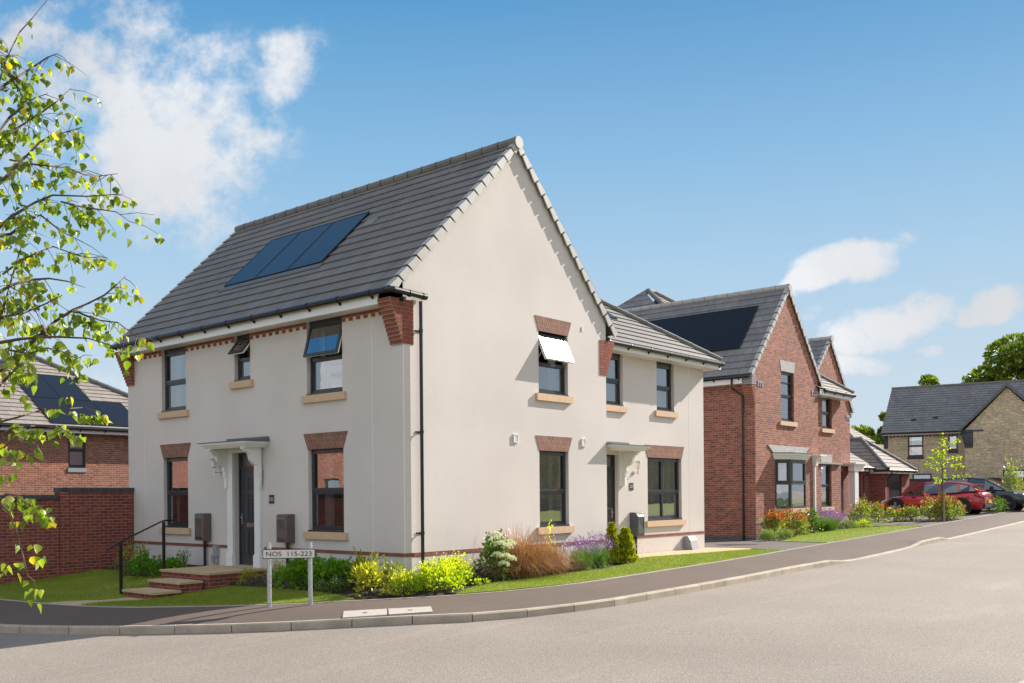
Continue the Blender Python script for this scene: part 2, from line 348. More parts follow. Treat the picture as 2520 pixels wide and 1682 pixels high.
# ground sheet under gardens
def sheet(name,poly,off,step,matn,zf=zl,thick=0):
    """thin sheet over the terrain clipped to a polygon"""
    xs=[p[0] for p in poly]; ys=[p[1] for p in poly]
    mb=MB(); nx=max(1,int((max(xs)-min(xs))/step)); ny=max(1,int((max(ys)-min(ys))/step))
    def clip(P,ax,val,keep):
        out=[]
        for i in range(len(P)):
            a=P[i]; b=P[(i+1)%len(P)]; ia=(a[ax]-val)*keep>=0; ib=(b[ax]-val)*keep>=0
            if ia: out.append(a)
            if ia!=ib:
                t=(val-a[ax])/(b[ax]-a[ax]); out.append((a[0]+(b[0]-a[0])*t,a[1]+(b[1]-a[1])*t))
        return out
    for i in range(nx):
        x0=min(xs)+(max(xs)-min(xs))*i/nx; x1=min(xs)+(max(xs)-min(xs))*(i+1)/nx
        S=clip(clip(poly,0,x0,1),0,x1,-1)
        if len(S)<3: continue
        for j in range(ny):
            y0=min(ys)+(max(ys)-min(ys))*j/ny; y1=min(ys)+(max(ys)-min(ys))*(j+1)/ny
            T=clip(clip(S,1,y0,1),1,y1,-1)
            if len(T)<3: continue
            mb.poly([V((x,y,zf(x,y)+off)) for x,y in T])
    if thick:
        n=len(poly)
        for i in range(n):
            a=poly[i]; b=poly[(i+1)%n]; k=max(1,int(math.dist(a,b)/.25))
            for q in range(k):
                c=(a[0]+(b[0]-a[0])*q/k,a[1]+(b[1]-a[1])*q/k); d=(a[0]+(b[0]-a[0])*(q+1)/k,a[1]+(b[1]-a[1])*(q+1)/k)
                mb.poly([V((*c,zf(*c)+off-thick)),V((*d,zf(*d)+off-thick)),V((*d,zf(*d)+off)),V((*c,zf(*c)+off))])
    me=mb
    return me.build(name,matn,smooth=False)
mb=MB(); xs=[-60,-30,-15,-9]+[-8+.4*i for i in range(56)]+[14.6+.9*i for i in range(36)]+[50,60,80,110,200,500]
ys=[.6*i-4 for i in range(30)]+[15,18,22,28,40,60,100,400]
def inside_back(x,y):   # on the house side of the pavement back edge?
    best=None
    for a,b in zip(BK,BK[1:]):
        d=segd(x,y,a,b)
        if best is None or d<best[0]-1e-9: best=(d,(b[0]-a[0])*(y-a[1])-(b[1]-a[1])*(x-a[0]))
    return best[1]>0,best[0]
def zg(x,y):
    ins,d=inside_back(x,y)
    if ins: return min(zl(x,y), 9)
    return zr(x)-.25
H={}
def hz(x,y):
    k=(round(x,3),round(y,3))
    if k not in H: H[k]=zg(x,y)
    return H[k]
for x0,x1 in zip(xs,xs[1:]):
    for y0,y1 in zip(ys,ys[1:]):
        mb.poly([V((x,y,hz(x,y))) for x,y in ((x0,y0),(x1,y0),(x1,y1),(x0,y1))])
struct(mb.build('garden_soil','soil'))
mb=MB(); mb.poly([V((-500,-500,-2.2)),V((600,-500,-2.2)),V((600,600,-2.2)),V((-500,600,-2.2))]); struct(mb.build('ground','field'))
# lawns
def off_edge(P,w=.055):
    return P
back=[(-5.2,9.6),(-4.72,7.4),(-4.57,6.34),(-4.42,4.86)]
lawns=[]
LA=[(-4.37,4.80),(-4.52,6.34),(-4.66,7.4),(-5.1,9.78),(-1.0,9.78),(-.9,8.6),(-1.35,7.9),(-1.15,7.2),(-.95,6.7),(-.7,6.1),(-1.5,6.04),(-1.5,5.55),(-2.05,5.55),(-2.65,5.5),(-2.7,5.05)]
LB=[(-4.25,3.83),(-2.66,4.25),(-2.0,4.25),(-1.5,4.15),(-1.2,3.9),(-1.22,2.8),(-1.24,1.6),(-1.3,.9),(-1.45,.1),(-1.65,-.5),(-2.38,.14),(-3.24,1.48),(-3.93,2.75)]
LC=[(-.22,-1.5),(.6,-1.86),(2.02,-2.18),(3.24,-2.22),(8.2,-2.08),(12.1,-1.88),(11.65,-1.05),(11.0,-.78),(8.1,-.2),(7.3,-.25),(6.2,-.85),(4.65,-1.15),(3.77,-1.05),(2.24,-1.05),(1.44,-1.0),(.52,-1.1)]
LD=[(15.1,-1.86),(17.4,-1.82),(23.8,-1.70),(24.3,-.85),(23.7,-.05),(22.4,.55),(20.2,.75),(18.2,.45),(16.45,-.1),(15.15,-.35)]
LE=[(25.2,.9),(29.6,.5),(29.6,1.5),(25.2,1.9)]
for P in (LA,LB,LC,LD,LE):
    o=sheet('lawn',P,.028,.3,'grass',thick=.05); struct(o); lawns.append(P)
# concave polys: clip may bridge, acceptable on these near-convex outlines
sheet('driveway',[(12.2,-1.9),(15.05,-1.84),(15.1,-.3),(15.6,.2),(17.6,1.5),(17.6,14),(12.25,14),(12.25,-.2)],.012,.5,'drive')
bpy.data.objects['driveway']['kind']='structure'
struct(sheet('parking_court',[(29.9,-1.58),(33,-1.5),(45,-1.15),(60,-.75),(60,12),(29.9,12)],.012,1.0,'drive'))
struct(sheet('shared_path',[(24.4,-1.70),(27.2,-1.66),(27.3,.35),(25.4,1.0),(24.35,-.6)],.014,.4,'drive'))
struct(sheet('side_path',[(7.1,-.12),(7.4,-.14),(8.1,-.12),(11.0,-.7),(11.75,-1.0),(12.2,-.9),(12.2,.48),(6.7,.48)],.02,.3,'slab',thick=.04))
struct(sheet('garden_path',[(-4.40,4.78),(-4.28,3.86),(-2.68,4.28),(-2.68,5.1)],.02,.3,'slab',thick=.04))
def pip(x,y,P):
    c=False; n=len(P)
    for i in range(n):
        a=P[i]; b=P[i-1]
        if (a[1]>y)!=(b[1]>y) and x<(b[0]-a[0])*(y-a[1])/(b[1]-a[1])+a[0]: c=not c
    return c
def blades(P,n,h=.045):
    xs=[p[0] for p in P]; ys=[p[1] for p in P]; vs=[]; fs=[]
    k=0; cnt=0
    # coarse height cache
    cache={}
    while cnt<n and k<n*6:
        k+=1; x=random.uniform(min(xs),max(xs)); y=random.uniform(min(ys),max(ys))
        if not pip(x,y,P): continue
        key=(round(x*5),round(y*5))
        if key not in cache: cache[key]=(zl(key[0]/5,key[1]/5),(zl(key[0]/5+.1,key[1]/5)-zl(key[0]/5,key[1]/5))*10,(zl(key[0]/5,key[1]/5+.1)-zl(key[0]/5,key[1]/5))*10)
        z,gx,gy=cache[key]; z=z+gx*(x-key[0]/5)+gy*(y-key[1]/5)+.02
        a=random.uniform(0,PI); w=.004; hh=h*random.uniform(.5,1.1); lx=random.gauss(0,.015); ly=random.gauss(0,.015)
        i=len(vs); vs+=[(x-math.cos(a)*w,y-math.sin(a)*w,z),(x+math.cos(a)*w,y+math.sin(a)*w,z),(x+lx,y+ly,z+hh)]; fs.append((i,i+1,i+2)); cnt+=1
    return vs,fs
vs=[];fs=[]
for P,n in ((LA,26000),(LB,26000),(LC,34000),(LD,16000)):
    a,b=blades(P,n); k=len(vs); vs+=a; fs+=[tuple(q+k for q in f) for f in b]
me=bpy.data.meshes.new('lawn_grass'); me.from_pydata(vs,[],fs); me.materials.append(M['blade']); o=bpy.data.objects.new('lawn_grass',me); C.objects.link(o)
o['kind']='stuff'; o['label']='short mown green grass blades on the front lawns'; o['category']='grass'
# near side verge and pavement behind the camera
mb=MB()
NS=[(-13.5,30),(-12.4,10),(-11.6,2),(-10.6,-3.5),(-9.0,-7.0),(-6.5,-9.4),(-3,-10.8),(2,-11.2),(20,-11),(60,-10)]
NSP=resample(NS,1.0); rows=[]
for i,p in enumerate(NSP):
    t=tang(NSP,i); n=V((t.y,-t.x,0)); rows.append([V(((p+n*o).x,(p+n*o).y,zr((p+n*o).x)+h)) for o,h in ((0,-.02),(0,.125),(.125,.125),(2.2,.15),(14,.15))])
mk=MB(); mp=MB(); mg=MB()
for r0,r1 in zip(rows,rows[1:]):
    for k,(tgt) in enumerate((mk,mk,mp,mg)): tgt.poly([r0[k],r0[k+1],r1[k+1],r1[k]])
struct(mk.build('near_kerb','kerb')); struct(mp.build('near_pavement','pave')); struct(mg.build('near_verge','grass'))
# ------------------------------------------------------------------ building helpers
def wall(mb,F,u0,u1,z0,z1,holes=(),top=None,rev=.1,mi=0,rmi=0,uvsc=1):
    us=sorted({u0,u1,*[h[0] for h in holes],*[h[1] for h in holes]}); zs=sorted({z0,z1,*[h[2] for h in holes],*[h[3] for h in holes]})
    us=[u for u in us if u0<=u<=u1]; zs=[z for z in zs if z0<=z<=z1]
    for a,b in zip(us,us[1:]):
        for c,d in zip(zs,zs[1:]):
            mu=(a+b)/2; mz=(c+d)/2
            if any(h[0]<mu<h[1] and h[2]<mz<h[3] for h in holes): continue
            mb.poly([F.p(a,c),F.p(b,c),F.p(b,d),F.p(a,d)],mi)
    if top: mb.poly([F.p(u,z) for u,z in top],mi)
    for h in holes:
        a,b,c,d=h[:4]; r=-(h[4] if len(h)>4 else rev)
        mb.poly([F.p(a,c),F.p(a,d),F.p(a,d,r),F.p(a,c,r)],rmi); mb.poly([F.p(b,d),F.p(b,c),F.p(b,c,r),F.p(b,d,r)],rmi)
        mb.poly([F.p(a,d),F.p(b,d),F.p(b,d,r),F.p(a,d,r)],rmi); mb.poly([F.p(b,c),F.p(a,c),F.p(a,c,r),F.p(b,c,r)],rmi)
def ring(mb,F,u0,u1,z0,z1,w,d0,d1,mi=0):
    mb.fb(F,u0,u0+w,z0,z1,d0,d1,mi); mb.fb(F,u1-w,u1,z0,z1,d0,d1,mi)
    mb.fb(F,u0+w,u1-w,z0,z0+w,d0,d1,mi); mb.fb(F,u0+w,u1-w,z1-w,z1,d0,d1,mi)
def curtain_mesh(F,u0,u1,z0,z1,d,kind='folds'):
    mb=MB(); n=max(4,int((u1-u0)/.025)); prev=None
    for i in range(n+1):
        u=u0+(u1-u0)*i/n; dd=d-.02*math.sin(i*1.3)-.01*math.sin(i*.55+1)
        q=(F.p(u,z0,dd),F.p(u,z1,dd))
        if prev: mb.poly([prev[0],q[0],q[1],prev[1]])
        prev=q
    return mb
def blind_mesh(F,u0,u1,z0,z1,d):
    mb=MB(); z=z1
    while z>z0: mb.poly([F.p(u0,z-.016,d+.016),F.p(u1,z-.016,d+.016),F.p(u1,z+.004,d-.012),F.p(u0,z+.004,d-.012)]); z-=.038
    return mb
def window(house,F,u0,u1,z0,z1,split=.52,cols=1,rev=.09,opened=None,lintel=None,sill='sill',covering=None,bars=False,label=None,glass='glass',frame='dark',toptrim=0,sd=.065,in_white=True,sill_ext=.12,sash=None,sashpane=None):
    """opening u0..u1 z0..z1; window mesh with pane/sash/curtain children; stone sill and lintel as parts"""
    d1=-rev; d0=d1-.07; mb=MB(); w=.055
    if toptrim: mb.fb(F,u0,u1,z1-toptrim,z1,d0,d1+.012); z1f=z1-toptrim
    else: z1f=z1
    zb=z0+.035
    mb.fb(F,u0-.0,u1+.0,z0,zb,d0,.022)                     # projecting dark cill
    ring(mb,F,u0,u1,zb,z1f,w,d0,d1)
    zt=zb+(z1f-zb)*(1-split) if split else None
    panes=[]; step=(u1-u0-2*w)/cols
    for c in range(cols):
        a=u0+w+step*c; b=a+step
        if c: mb.fb(F,a-.028,a+.028,zb+w,z1f-w,d0,d1+.003); 
        ra=a+(.028 if c else 0); rb=b-(.028 if c<cols-1 else 0)
        if split:
            mb.fb(F,ra,rb,zt-.03,zt+.03,d0,d1+.004)
            lo=(ra,rb,zb+w,zt-.03); hi=(ra,rb,zt+.03,z1f-w)
        else: lo=None; hi=(ra,rb,zb+w,z1f-w)
        if lo:
            ring(mb,F,lo[0]+.001,lo[1]-.001,lo[2]+.001,lo[3]-.001,.028,d0+.01,d1-.012); panes.append((lo[0]+.028,lo[1]-.028,lo[2]+.028,lo[3]-.028))
        if hi and not opened:
            ring(mb,F,hi[0]-.018,hi[1]+.018,hi[2]-.014,hi[3]+.018,.05,d1-.02,d1+.018); panes.append((hi[0]+.03,hi[1]-.03,hi[2]+.034,hi[3]-.03))
        if opened: hole=hi
    wo=mb.build('window',frame,house)
    if label: wo['label']=label
    for (a,b,c,d) in panes:
        mb=MB(); mb.poly([F.p(a-.01,c-.01,d1-.03),F.p(b+.01,c-.01,d1-.03),F.p(b+.01,d+.01,d1-.03),F.p(a-.01,d+.01,d1-.03)]); mb.build('pane',glass,wo)
        if bars:
            mb=MB(); 
            for k in range(1,3): u=a+(b-a)*k/3; mb.fb(F,u-.006,u+.006,c,d,d1-.045,d1-.035)
            for k in range(1,3): z=c+(d-c)*k/3; mb.fb(F,a,b,z-.006,z+.006,d1-.045,d1-.035)
            mb.build('glazing_bar','white',wo)
    if opened:
        STAYM='chrome'; th=R(opened); a,b,c,d=hole; a-=.03; b+=.03; c-=.02; d+=.03; h=d-c
        O=F.p(a,d,d1); B=(-Z*math.cos(th)+F.N*math.sin(th)); Nn=(F.N*math.cos(th)+Z*math.sin(th)); W=b-a; ww=.062
        mb=MB()
        # outer dark skin, inner white skin
        for (o0,o1,mi) in ((.0,.028,0),(-.03,0,1)):
            mb.xbox(O,F.U,B,Nn,(0,ww),(0,h),(o0,o1),mi); mb.xbox(O,F.U,B,Nn,(W-ww,W),(0,h),(o0,o1),mi)
            mb.xbox(O,F.U,B,Nn,(ww,W-ww),(0,ww),(o0,o1),mi); mb.xbox(O,F.U,B,Nn,(ww,W-ww),(h-ww,h),(o0,o1),mi)
        s=mb.build('open_sash',[sash or frame,'sashwhite'],wo)
        mb=MB(); mb.poly([O+F.U*x+B*y+Nn*.012 for x,y in ((ww,h-ww),(W-ww,h-ww),(W-ww,ww),(ww,ww))]); mb.build('sash_pane',sashpane or glass,wo)
        mb=MB(); mb.tube([F.p(a+.03,zt+.02,d1-.02),O+F.U*.03+B*(h*.62)],.008,5); mb.build('stay','chrome',wo); mb=MB(); mb.tube([F.p(b-.03,zt+.02,d1-.02),O+F.U*(W-.03)+B*(h*.62)],.008,5); mb.build('stay','chrome',wo)
    if covering:
        for cv in covering:
            k,a,b,c,d=cv[:5]; cm=cv[5] if len(cv)>5 else 'curtain'
            A=u0+(u1-u0)*a; B2=u0+(u1-u0)*b; C0=z0+(z1-z0)*c; D0=z0+(z1-z0)*d
            m=(curtain_mesh if k=='curtain' else blind_mesh)(F,A,B2,C0,D0,d0-.16)
            m.build(k,cm if k=='curtain' else 'blind',wo)
    if sill:
        mb=MB(); mb.fb(F,u0-sill_ext,u1+sill_ext,z0-.15,z0,-.02,sd); mb.build('sill',sill,wo)
    if lintel:
        hgt,flare,lm=lintel; mb=MB()
        pts=[(u0-.0,z1),(u1+.0,z1),(u1+flare,z1+hgt),(u0-flare,z1+hgt)]
        P=[F.p(u,z,-.09) for u,z in pts]; nseg=int((u1-u0+2*flare)/.075)
        uv=[((z-z1),(u-u0)/(u1-u0 if z==z1 else u1-u0+2*flare)*nseg*.075+(0 if z==z1 else flare/(u1-u0+2*flare)*nseg*.075)) for u,z in pts]
        mb.prism(P,F.N*.102,0,uv); mb.build('lintel',lm,house)
    return wo
def roof_slope(mb,P0,U,Vv,poly,gauge=.33,t=.028,mi=0,base=.0):
    """poly in (u,v) metres on the slope plane, convex; stepped courses"""
    P0=V(P0); U=V(U).normalized(); Vv=V(Vv).normalized(); Nn=U.cross(Vv)
    if Nn.z<0: Nn=-Nn
    vmax=max(p[1] for p in poly); v=min(p[1] for p in poly); k=0
    def clip(P,val,keep):
        out=[]
        for i in range(len(P)):
            a=P[i]; b=P[(i+1)%len(P)]; ia=(a[1]-val)*keep>=-1e-9; ib=(b[1]-val)*keep>=-1e-9
            if ia: out.append(a)
            if ia!=ib: s=(val-a[1])/(b[1]-a[1]); out.append((a[0]+(b[0]-a[0])*s,val))
        return out
    v0=v
    while v0<vmax-1e-4:
        v1=min(v0+gauge,vmax); Q=clip(clip(poly,v0,1),v1,-1)
        if len(Q)>=3:
            mb.poly([P0+U*a+Vv*b+Nn*(base+t*(1-(b-v0)/gauge)) for a,b in Q],mi,[(a,b) for a,b in Q])
            lo=[q for q in Q if abs(q[1]-v0)<1e-6]
            if len(lo)>=2:
                a=min(q[0] for q in lo); b=max(q[0] for q in lo)
                mb.poly([P0+U*a+Vv*v0+Nn*(base-.004),P0+U*b+Vv*v0+Nn*(base-.004),P0+U*b+Vv*v0+Nn*(base+t),P0+U*a+Vv*v0+Nn*(base+t)],mi,[(a,v0),(b,v0),(b,v0+.02),(a,v0+.02)])
        v0=v1
def verge_units(mb,P0,Vv,out,length,gauge=.33,w=.03,h=.135,mi=0):
    """stepped dry-verge caps along a gable edge; out = outward horizontal"""
    P0=V(P0); Vv=V(Vv).normalized(); out=V(out); Nn=out.cross(Vv)
    if Nn.z<0: Nn=-Nn
    v=0; mb.xbox(P0,out,Vv,Nn,(.0,w*.35),(0,length),(-h+.05,.01),1)  # black strip behind the caps colours in the shade of their gaps
    while v<length-.05:
        e=min(gauge,length-v); B=P0+Vv*v
        a0=B-Vv*.02; a1=B+Vv*(e-.065)
        mb.prism([a0+Nn*.048,a1+Nn*.03,a1-Nn*(h-.045)+Vv*.03,a0-Nn*(h-.0)+Vv*.03],out*w,mi)
        mb.prism([a0+Nn*.042-out*.10,a0+Nn*.042+out*w,a1+Nn*.024+out*w,a1+Nn*.024-out*.10],Nn*.008,mi)
        v+=gauge
def ridge_line(mb,a,b,r=.11,mi=0,seg=.45,n=10):
    a=V(a); b=V(b); L=(b-a).length; k=max(1,int(L/seg)); t=(b-a)/k
    for i in range(k): mb.tube([a+t*i,a+t*(i+1)-t.normalized()*.01],[r,r*.96],n,mi,True); mb.tube([a+t*i+t.normalized()*.0,a+t*i+t.normalized()*.045],r*1.08,n,mi,True)
def gutter(mb,a,b,r=.058,mi=0,out=None,step=.93,brk=True):
    a=V(a); b=V(b); mb.tube([a,b],r,12,mi); L=(b-a).length; t=(b-a).normalized(); k=int(L/step)
    if brk:
        for i in range(k+1):
            p=a+t*(L-(k)*step)/2+t*step*i
            mb.tube([p-t*.018,p+t*.018],r*1.16,10,mi)
            if out is not None:
                q=p-out*.06; mb.prism([q-t*.02+Z*.03,q-t*.02-Z*.11,q-t*.02+out*.07-Z*.045,],t*.04,mi)
def downpipe(mb,F,u,z0,z1,d=.085,r=.034,mi=0,clips=1.9):
    mb.tube([F.p(u,z1,d),F.p(u,z0,d)],r,10,mi); z=z1-.55
    while z>z0+.3:
        mb.tube([F.p(u,z+.03,d),F.p(u,z-.03,d)],r*1.22,10,mi); mb.fb(F,u-.09,u+.09,z-.012,z+.012,0.001,.016,mi); mb.fb(F,u-.012,u+.012,z-.012,z+.012,.016,d,mi); z-=clips
def band(mb,F,u0,u1,z0,z1,d,pitch=.225,mi=0,gap=.01):
    n=max(1,round((u1-u0)/pitch)); p=(u1-u0)/n
    for i in range(n): mb.fb(F,u0+p*i+gap/2,u0+p*(i+1)-gap/2,z0,z1,-.02,d,mi)
    mb.fb(F,u0,u1,z0+.003,z1-.003,-.02,d-.006,mi+1)
def brickcube(name,c1,c2): # individually built bricks: colour per island
    m=leafmat(name,[c1,c2,tuple(.5*(a+b) for a,b in zip(c1,c2)),tuple(.8*a for a in c1)],0,.85,.2); return m
M['bandbrick']=brickcube('band_brick',(.30,.115,.08),(.21,.085,.065))
M['corbel']=brickcube('corbel_brick',(.33,.10,.06),(.20,.07,.05))
M['corbel_grey']=brickcube('corbel_grey',(.34,.34,.34),(.26,.26,.27))
M['corbel_blue']=brickcube('corbel_blue',(.06,.065,.08),(.09,.09,.105))
M['mortar']=mat('mortar',(.42,.33,.27),.9)
def corbel(mb,F,side,u_edge,z_top,n=11,over=.30,depth=.33,inner=.26,ret=True):
    """F: gable frame. side=-1 left end, +1 right end of the gable; overhang steps outward in u. bricks built one by one"""
    for k in range(n):
        z1=z_top-.075*(n-1-k); z0=z1-.065; ov=.04+over*(k/(n-1))
        a,b=sorted((u_edge-side*inner,u_edge+side*ov))
        L=b-a; nb=max(2,round(L/.16)); offp=.5 if k%2 else 0
        cuts=[a]+[a+L*(i+offp*.6)/nb for i in range(1,nb)]+[b]
        for c,d in zip(cuts,cuts[1:]):
            if d-c>.02: mb.fb(F,c+.004,d-.004,z0,z1,-.0,.016,0)
        e=u_edge+side*ov
        if ret:
            x0,x1=sorted((u_edge-side*.01,e)); m=.0 if k%2 else .10
            dc=[0,.11+m,depth] if depth<.4 else [0,.11+m,.33+m,depth]
            for c,d in zip(dc,dc[1:]): mb.fb(F,x0,x1,z0,z1,-d+.004,-c-.004 if c else 0,0)
            mb.fb(F,x0+.006*(side<0),x1-.006*(side>0),z0-.011,z1+.0,-depth+.006,-.006,1)
        mb.fb(F,a,b,z0-.01,z1-.001,-.01,.008,1)
def canopy_porch(house,F,uc,z,half=.86,proj=.62,left=True,right=True,lead='lead',u0c=None,u1c=None,bz=1.7):
    a=uc-half if u0c is None else u0c; b=uc+half if u1c is None else u1c
    mb=MB()
    for k,(dz0,dz1,ins) in enumerate(((0,.035,.10),(.035,.075,.05),(.075,.12,.0))): mb.fb(F,a+ins,b-ins,z+dz0,z+dz1,.0,proj-ins)
    c=mb.build('porch_canopy','white',house)
    mb=MB(); P=[F.p(a-.03,z+.122,proj+.03),F.p(b+.03,z+.122,proj+.03),F.p(b+.03,z+.135,proj+.03),F.p(a-.03,z+.135,proj+.03)]
    Q=[F.p(a-.03,z+.122,.0),F.p(b+.03,z+.122,.0),F.p(b+.03,z+.20,.0),F.p(a-.03,z+.20,.0)]
    mb.poly(P); mb.poly([P[3],P[2],Q[2],Q[3]]); mb.poly([P[1],Q[1],Q[2],P[2]]); mb.poly([Q[0],P[0],P[3],Q[3]]); mb.poly([Q[0],Q[1],P[1],P[0]])
    mb.fb(F,a+.25,b+.0,z+.195,z+.235,0,.05); mb.build('lead_flashing',lead,c)
    prof=[(0,z),(.46,z),(.46,z-.04),(.41,z-.05),(.40,z-.09),(.34,z-.10),(.29,z-.16),(.26,z-.27),(.19,z-.35),(.10,z-.37),(.10,z-.48),(.075,z-.48),(.075,z-.60),(.05,z-.60),(.05,bz),(.02,bz),(0,bz)]
    for s,on in ((-1,left),(1,right)):
        if not on: continue
        u=uc+s*(.62); mb=MB(); mb.prism([F.p(u-.045,zz,d+.05) for d,zz in prof],F.U*.09); mb.fb(F,u-.07,u+.07,z-.03,z-.001,.05,.50); mb.fb(F,u-.06,u+.06,z-.74,z-.44,.05,.085)
        mb.build('porch_bracket','white',house)
    return c
def six_panel_door(house,F,u0,u1,z0,z1,d=-.13,hand=-1,fan=.32,glazed=False):
    mb=MB(); fw=.045
    mb.fb(F,u0,u0+fw,z0,z1,d-.06,d+.02); mb.fb(F,u1-fw,u1,z0,z1,d-.06,d+.02); mb.fb(F,u0+fw,u1-fw,z1-fw,z1,d-.06,d+.02)
    zt=z1-fan; mb.fb(F,u0+fw,u1-fw,zt-.03,zt+.03,d-.06,d+.02)
    dr=mb.build('door','dark',house)
    mb=MB(); a=u0+fw; b=u1-fw; top=zt-.03; mb.fb(F,a,b,z0+.03,top,d-.045,d-.005)
    w=b-a; st=.095; pw=(w-3*st)/2
    rowsz=[(z0+.22,z0+.82),(z0+.98,z0+1.60),(z0+1.68,min(z0+1.95,top-.1))]
    for r0,r1 in rowsz:
        if glazed: continue
        for k in range(2):
            pa=a+st+k*(pw+st); ring(mb,F,pa,pa+pw,r0,r1,.025,d-.005,d+.008); mb.fb(F,pa+.045,pa+pw-.045,r0+.045,r1-.045,d-.005,d+.006)
    leaf=mb.build('door_leaf','door',dr)
    mb=MB(); mb.poly([F.p(a,zt+.03,d-.02),F.p(b,zt+.03,d-.02),F.p(b,z1-fw,d-.02),F.p(a,z1-fw,d-.02)]); mb.build('fanlight','glass',dr)
    mb=MB(); hu=(a+.055 if hand<0 else b-.055); mb.fb(F,hu-.018,hu+.018,z0+.92,z0+1.16,d-.005,d+.012); mb.tube([F.p(hu,z0+1.07,d+.01),F.p(hu,z0+1.07,d+.055),F.p(hu-hand*.11,z0+1.07,d+.055)],.011,6)
    mb.build('door_handle','chrome',dr)
    if not glazed:
        mb=MB(); mb.fb(F,(a+b)/2-.13,(a+b)/2+.13,z0+.86,z0+.95,d-.005,d+.01); mb.build('letterbox','chrome',dr)
        mb=MB(); mb.tube([F.p((a+b)/2,z0+1.5,d-.01),F.p((a+b)/2,z0+1.5,d+.012)],.012,8); mb.build('spyhole','chrome',dr)
    else:
        mb=MB()
        for q in (1.15,1.45,1.75): mb.fb(F,(a+b)/2+.05,(a+b)/2+.25,z0+q,z0+q+.12,d-.005,d+.004)
        mb.build('door_light','glass_dark',dr)
    mb=MB(); mb.fb(F,u0,u1,z0,z0+.03,d-.06,d+.05); mb.build('threshold','chrome',dr)
    return dr
def wall_lamp(house,F,u,z,s=-1):
    mb=MB(); mb.tube([F.p(u,z-.12,0.002),F.p(u,z-.12,.02)],.052,14); mb.tube([F.p(u,z-.12,.02),F.p(u,z-.12,.13),F.p(u,z-.06,.15)],.011,6); mb.tube([F.p(u,z-.16,.15),F.p(u,z-.02,.15)],.013,6)
    mb.tube([F.p(u,z+.16,.15),F.p(u,z+.185,.15)],[.10,.07],14); 
    for k in range(4): an=PI/4+k*PI/2; o=F.U*(.062*math.cos(an))+F.N*(.062*math.sin(an)); mb.tube([F.p(u,z,.15)+o,F.p(u,z+.16,.15)+o],.004,4)
    mb.tube([F.p(u,z-.02,.15),F.p(u,z,.15)],[.03,.06],12)
    l=mb.build('wall_lamp','chrome',house,smooth=False); mb=MB(); mb.tube([F.p(u,z,.15),F.p(u,z+.16,.15)],.055,14); mb.build('lamp_glass','lampglass',l); return l
def meter_box(house,F,u0,u1,z0,z1,matn='meter',pipe=None,gz=-.1):
    mb=MB(); d=.2; mb.fb(F,u0,u1,z0+.0,z1-.03,.001,d)
    mb.prism([F.p(u0,z1-.03,.001),F.p(u0,z1-.03,d),F.p(u0+0,z1,d-.04),F.p(u0,z1,.001)],F.U*(u1-u0))
    # faceted lid
    a,b,c,e=u0+.015,u1-.015,z0+.03,z1-.05; m=(a+b)/2; w=(b-a)
    O=[F.p(a,c,d),F.p(b,c,d),F.p(b,e,d),F.p(a,e,d)]; I=[F.p(a+w*.12,c+.06,d+.03),F.p(b-w*.12,c+.06,d+.03),F.p(b-w*.12,e-.06,d+.03),F.p(a+w*.12,e-.06,d+.03)]
    W=[F.p(m-w*.16,(c+e)/2,d+.012),F.p(m+w*.16,(c+e)/2,d+.012)]
    for i in range(4): j=(i+1)%4; mb.poly([O[i],O[j],I[j],I[i]])
    mb.poly([I[0],I[1],W[1],W[0]]); mb.poly([I[1],I[2],W[1]]); mb.poly([I[2],I[3],W[0],W[1]]); mb.poly([I[3],I[0],W[0]])
    o=mb.build('meter_box',matn,house)
    mb=MB(); pu=(u0+u1)/2 if pipe is None else pipe; mb.tube([F.p(pu,z0,.06),F.p(pu,gz,.06)],.032,10); mb.build('meter_pipe','black',o); return o
def text_mesh(name,txt,size,F,u,z,d,matn,parent,width=None,ext=.002,font_shear=0):
    cu=bpy.data.curves.new(name,'FONT'); cu.body=txt; cu.size=size; cu.extrude=ext; cu.align_x='CENTER'; cu.align_y='CENTER'
    to=bpy.data.objects.new(name+'_tmp',cu); C.objects.link(to); bpy.context.view_layer.update()
    me=bpy.data.meshes.new_from_object(to.evaluated_get(bpy.context.evaluated_depsgraph_get())); bpy.data.objects.remove(to)
    xs=[v.co.x for v in me.vertices]; ys=[v.co.y for v in me.vertices]; w=max(xs)-min(xs); k=(width/w) if width else 1; my=(max(ys)+min(ys))/2; mx=(max(xs)+min(xs))/2
    for v in me.vertices:
        p=F.p(u+(v.co.x-mx)*k,z+(v.co.y-my),d+v.co.z); v.co=p
    me.materials.clear(); me.materials.append(M[matn]); o=bpy.data.objects.new(name,me); C.objects.link(o); o.parent=parent
    if parent.type=='EMPTY' and 'world' in parent: o.matrix_parent_inverse=Matrix.Translation(-parent.location)
    return o
def solar(house,P0,U,Vv,rects,matn='solar',frame='black'):
    P0=V(P0); U=V(U).normalized(); Vv=V(Vv).normalized(); Nn=U.cross(Vv); Nn=-Nn if Nn.z<0 else Nn
    for (a,b,c,d) in rects:
        mb=MB(); g=.022
        for s in ((a,a+g,c,d),(b-g,b,c,d),(a+g,b-g,c,c+g),(a+g,b-g,d-g,d)): mb.xbox(P0,U,Vv,Nn,s[:2],s[2:],(.0,.062))
        p=mb.build('solar_panel',frame,house); mb=MB(); mb.poly([P0+U*x+Vv*y+Nn*.056 for x,y in ((a+g,c+g),(b-g,c+g),(b-g,d-g),(a+g,d-g))]); mb.build('solar_glass',matn,p)
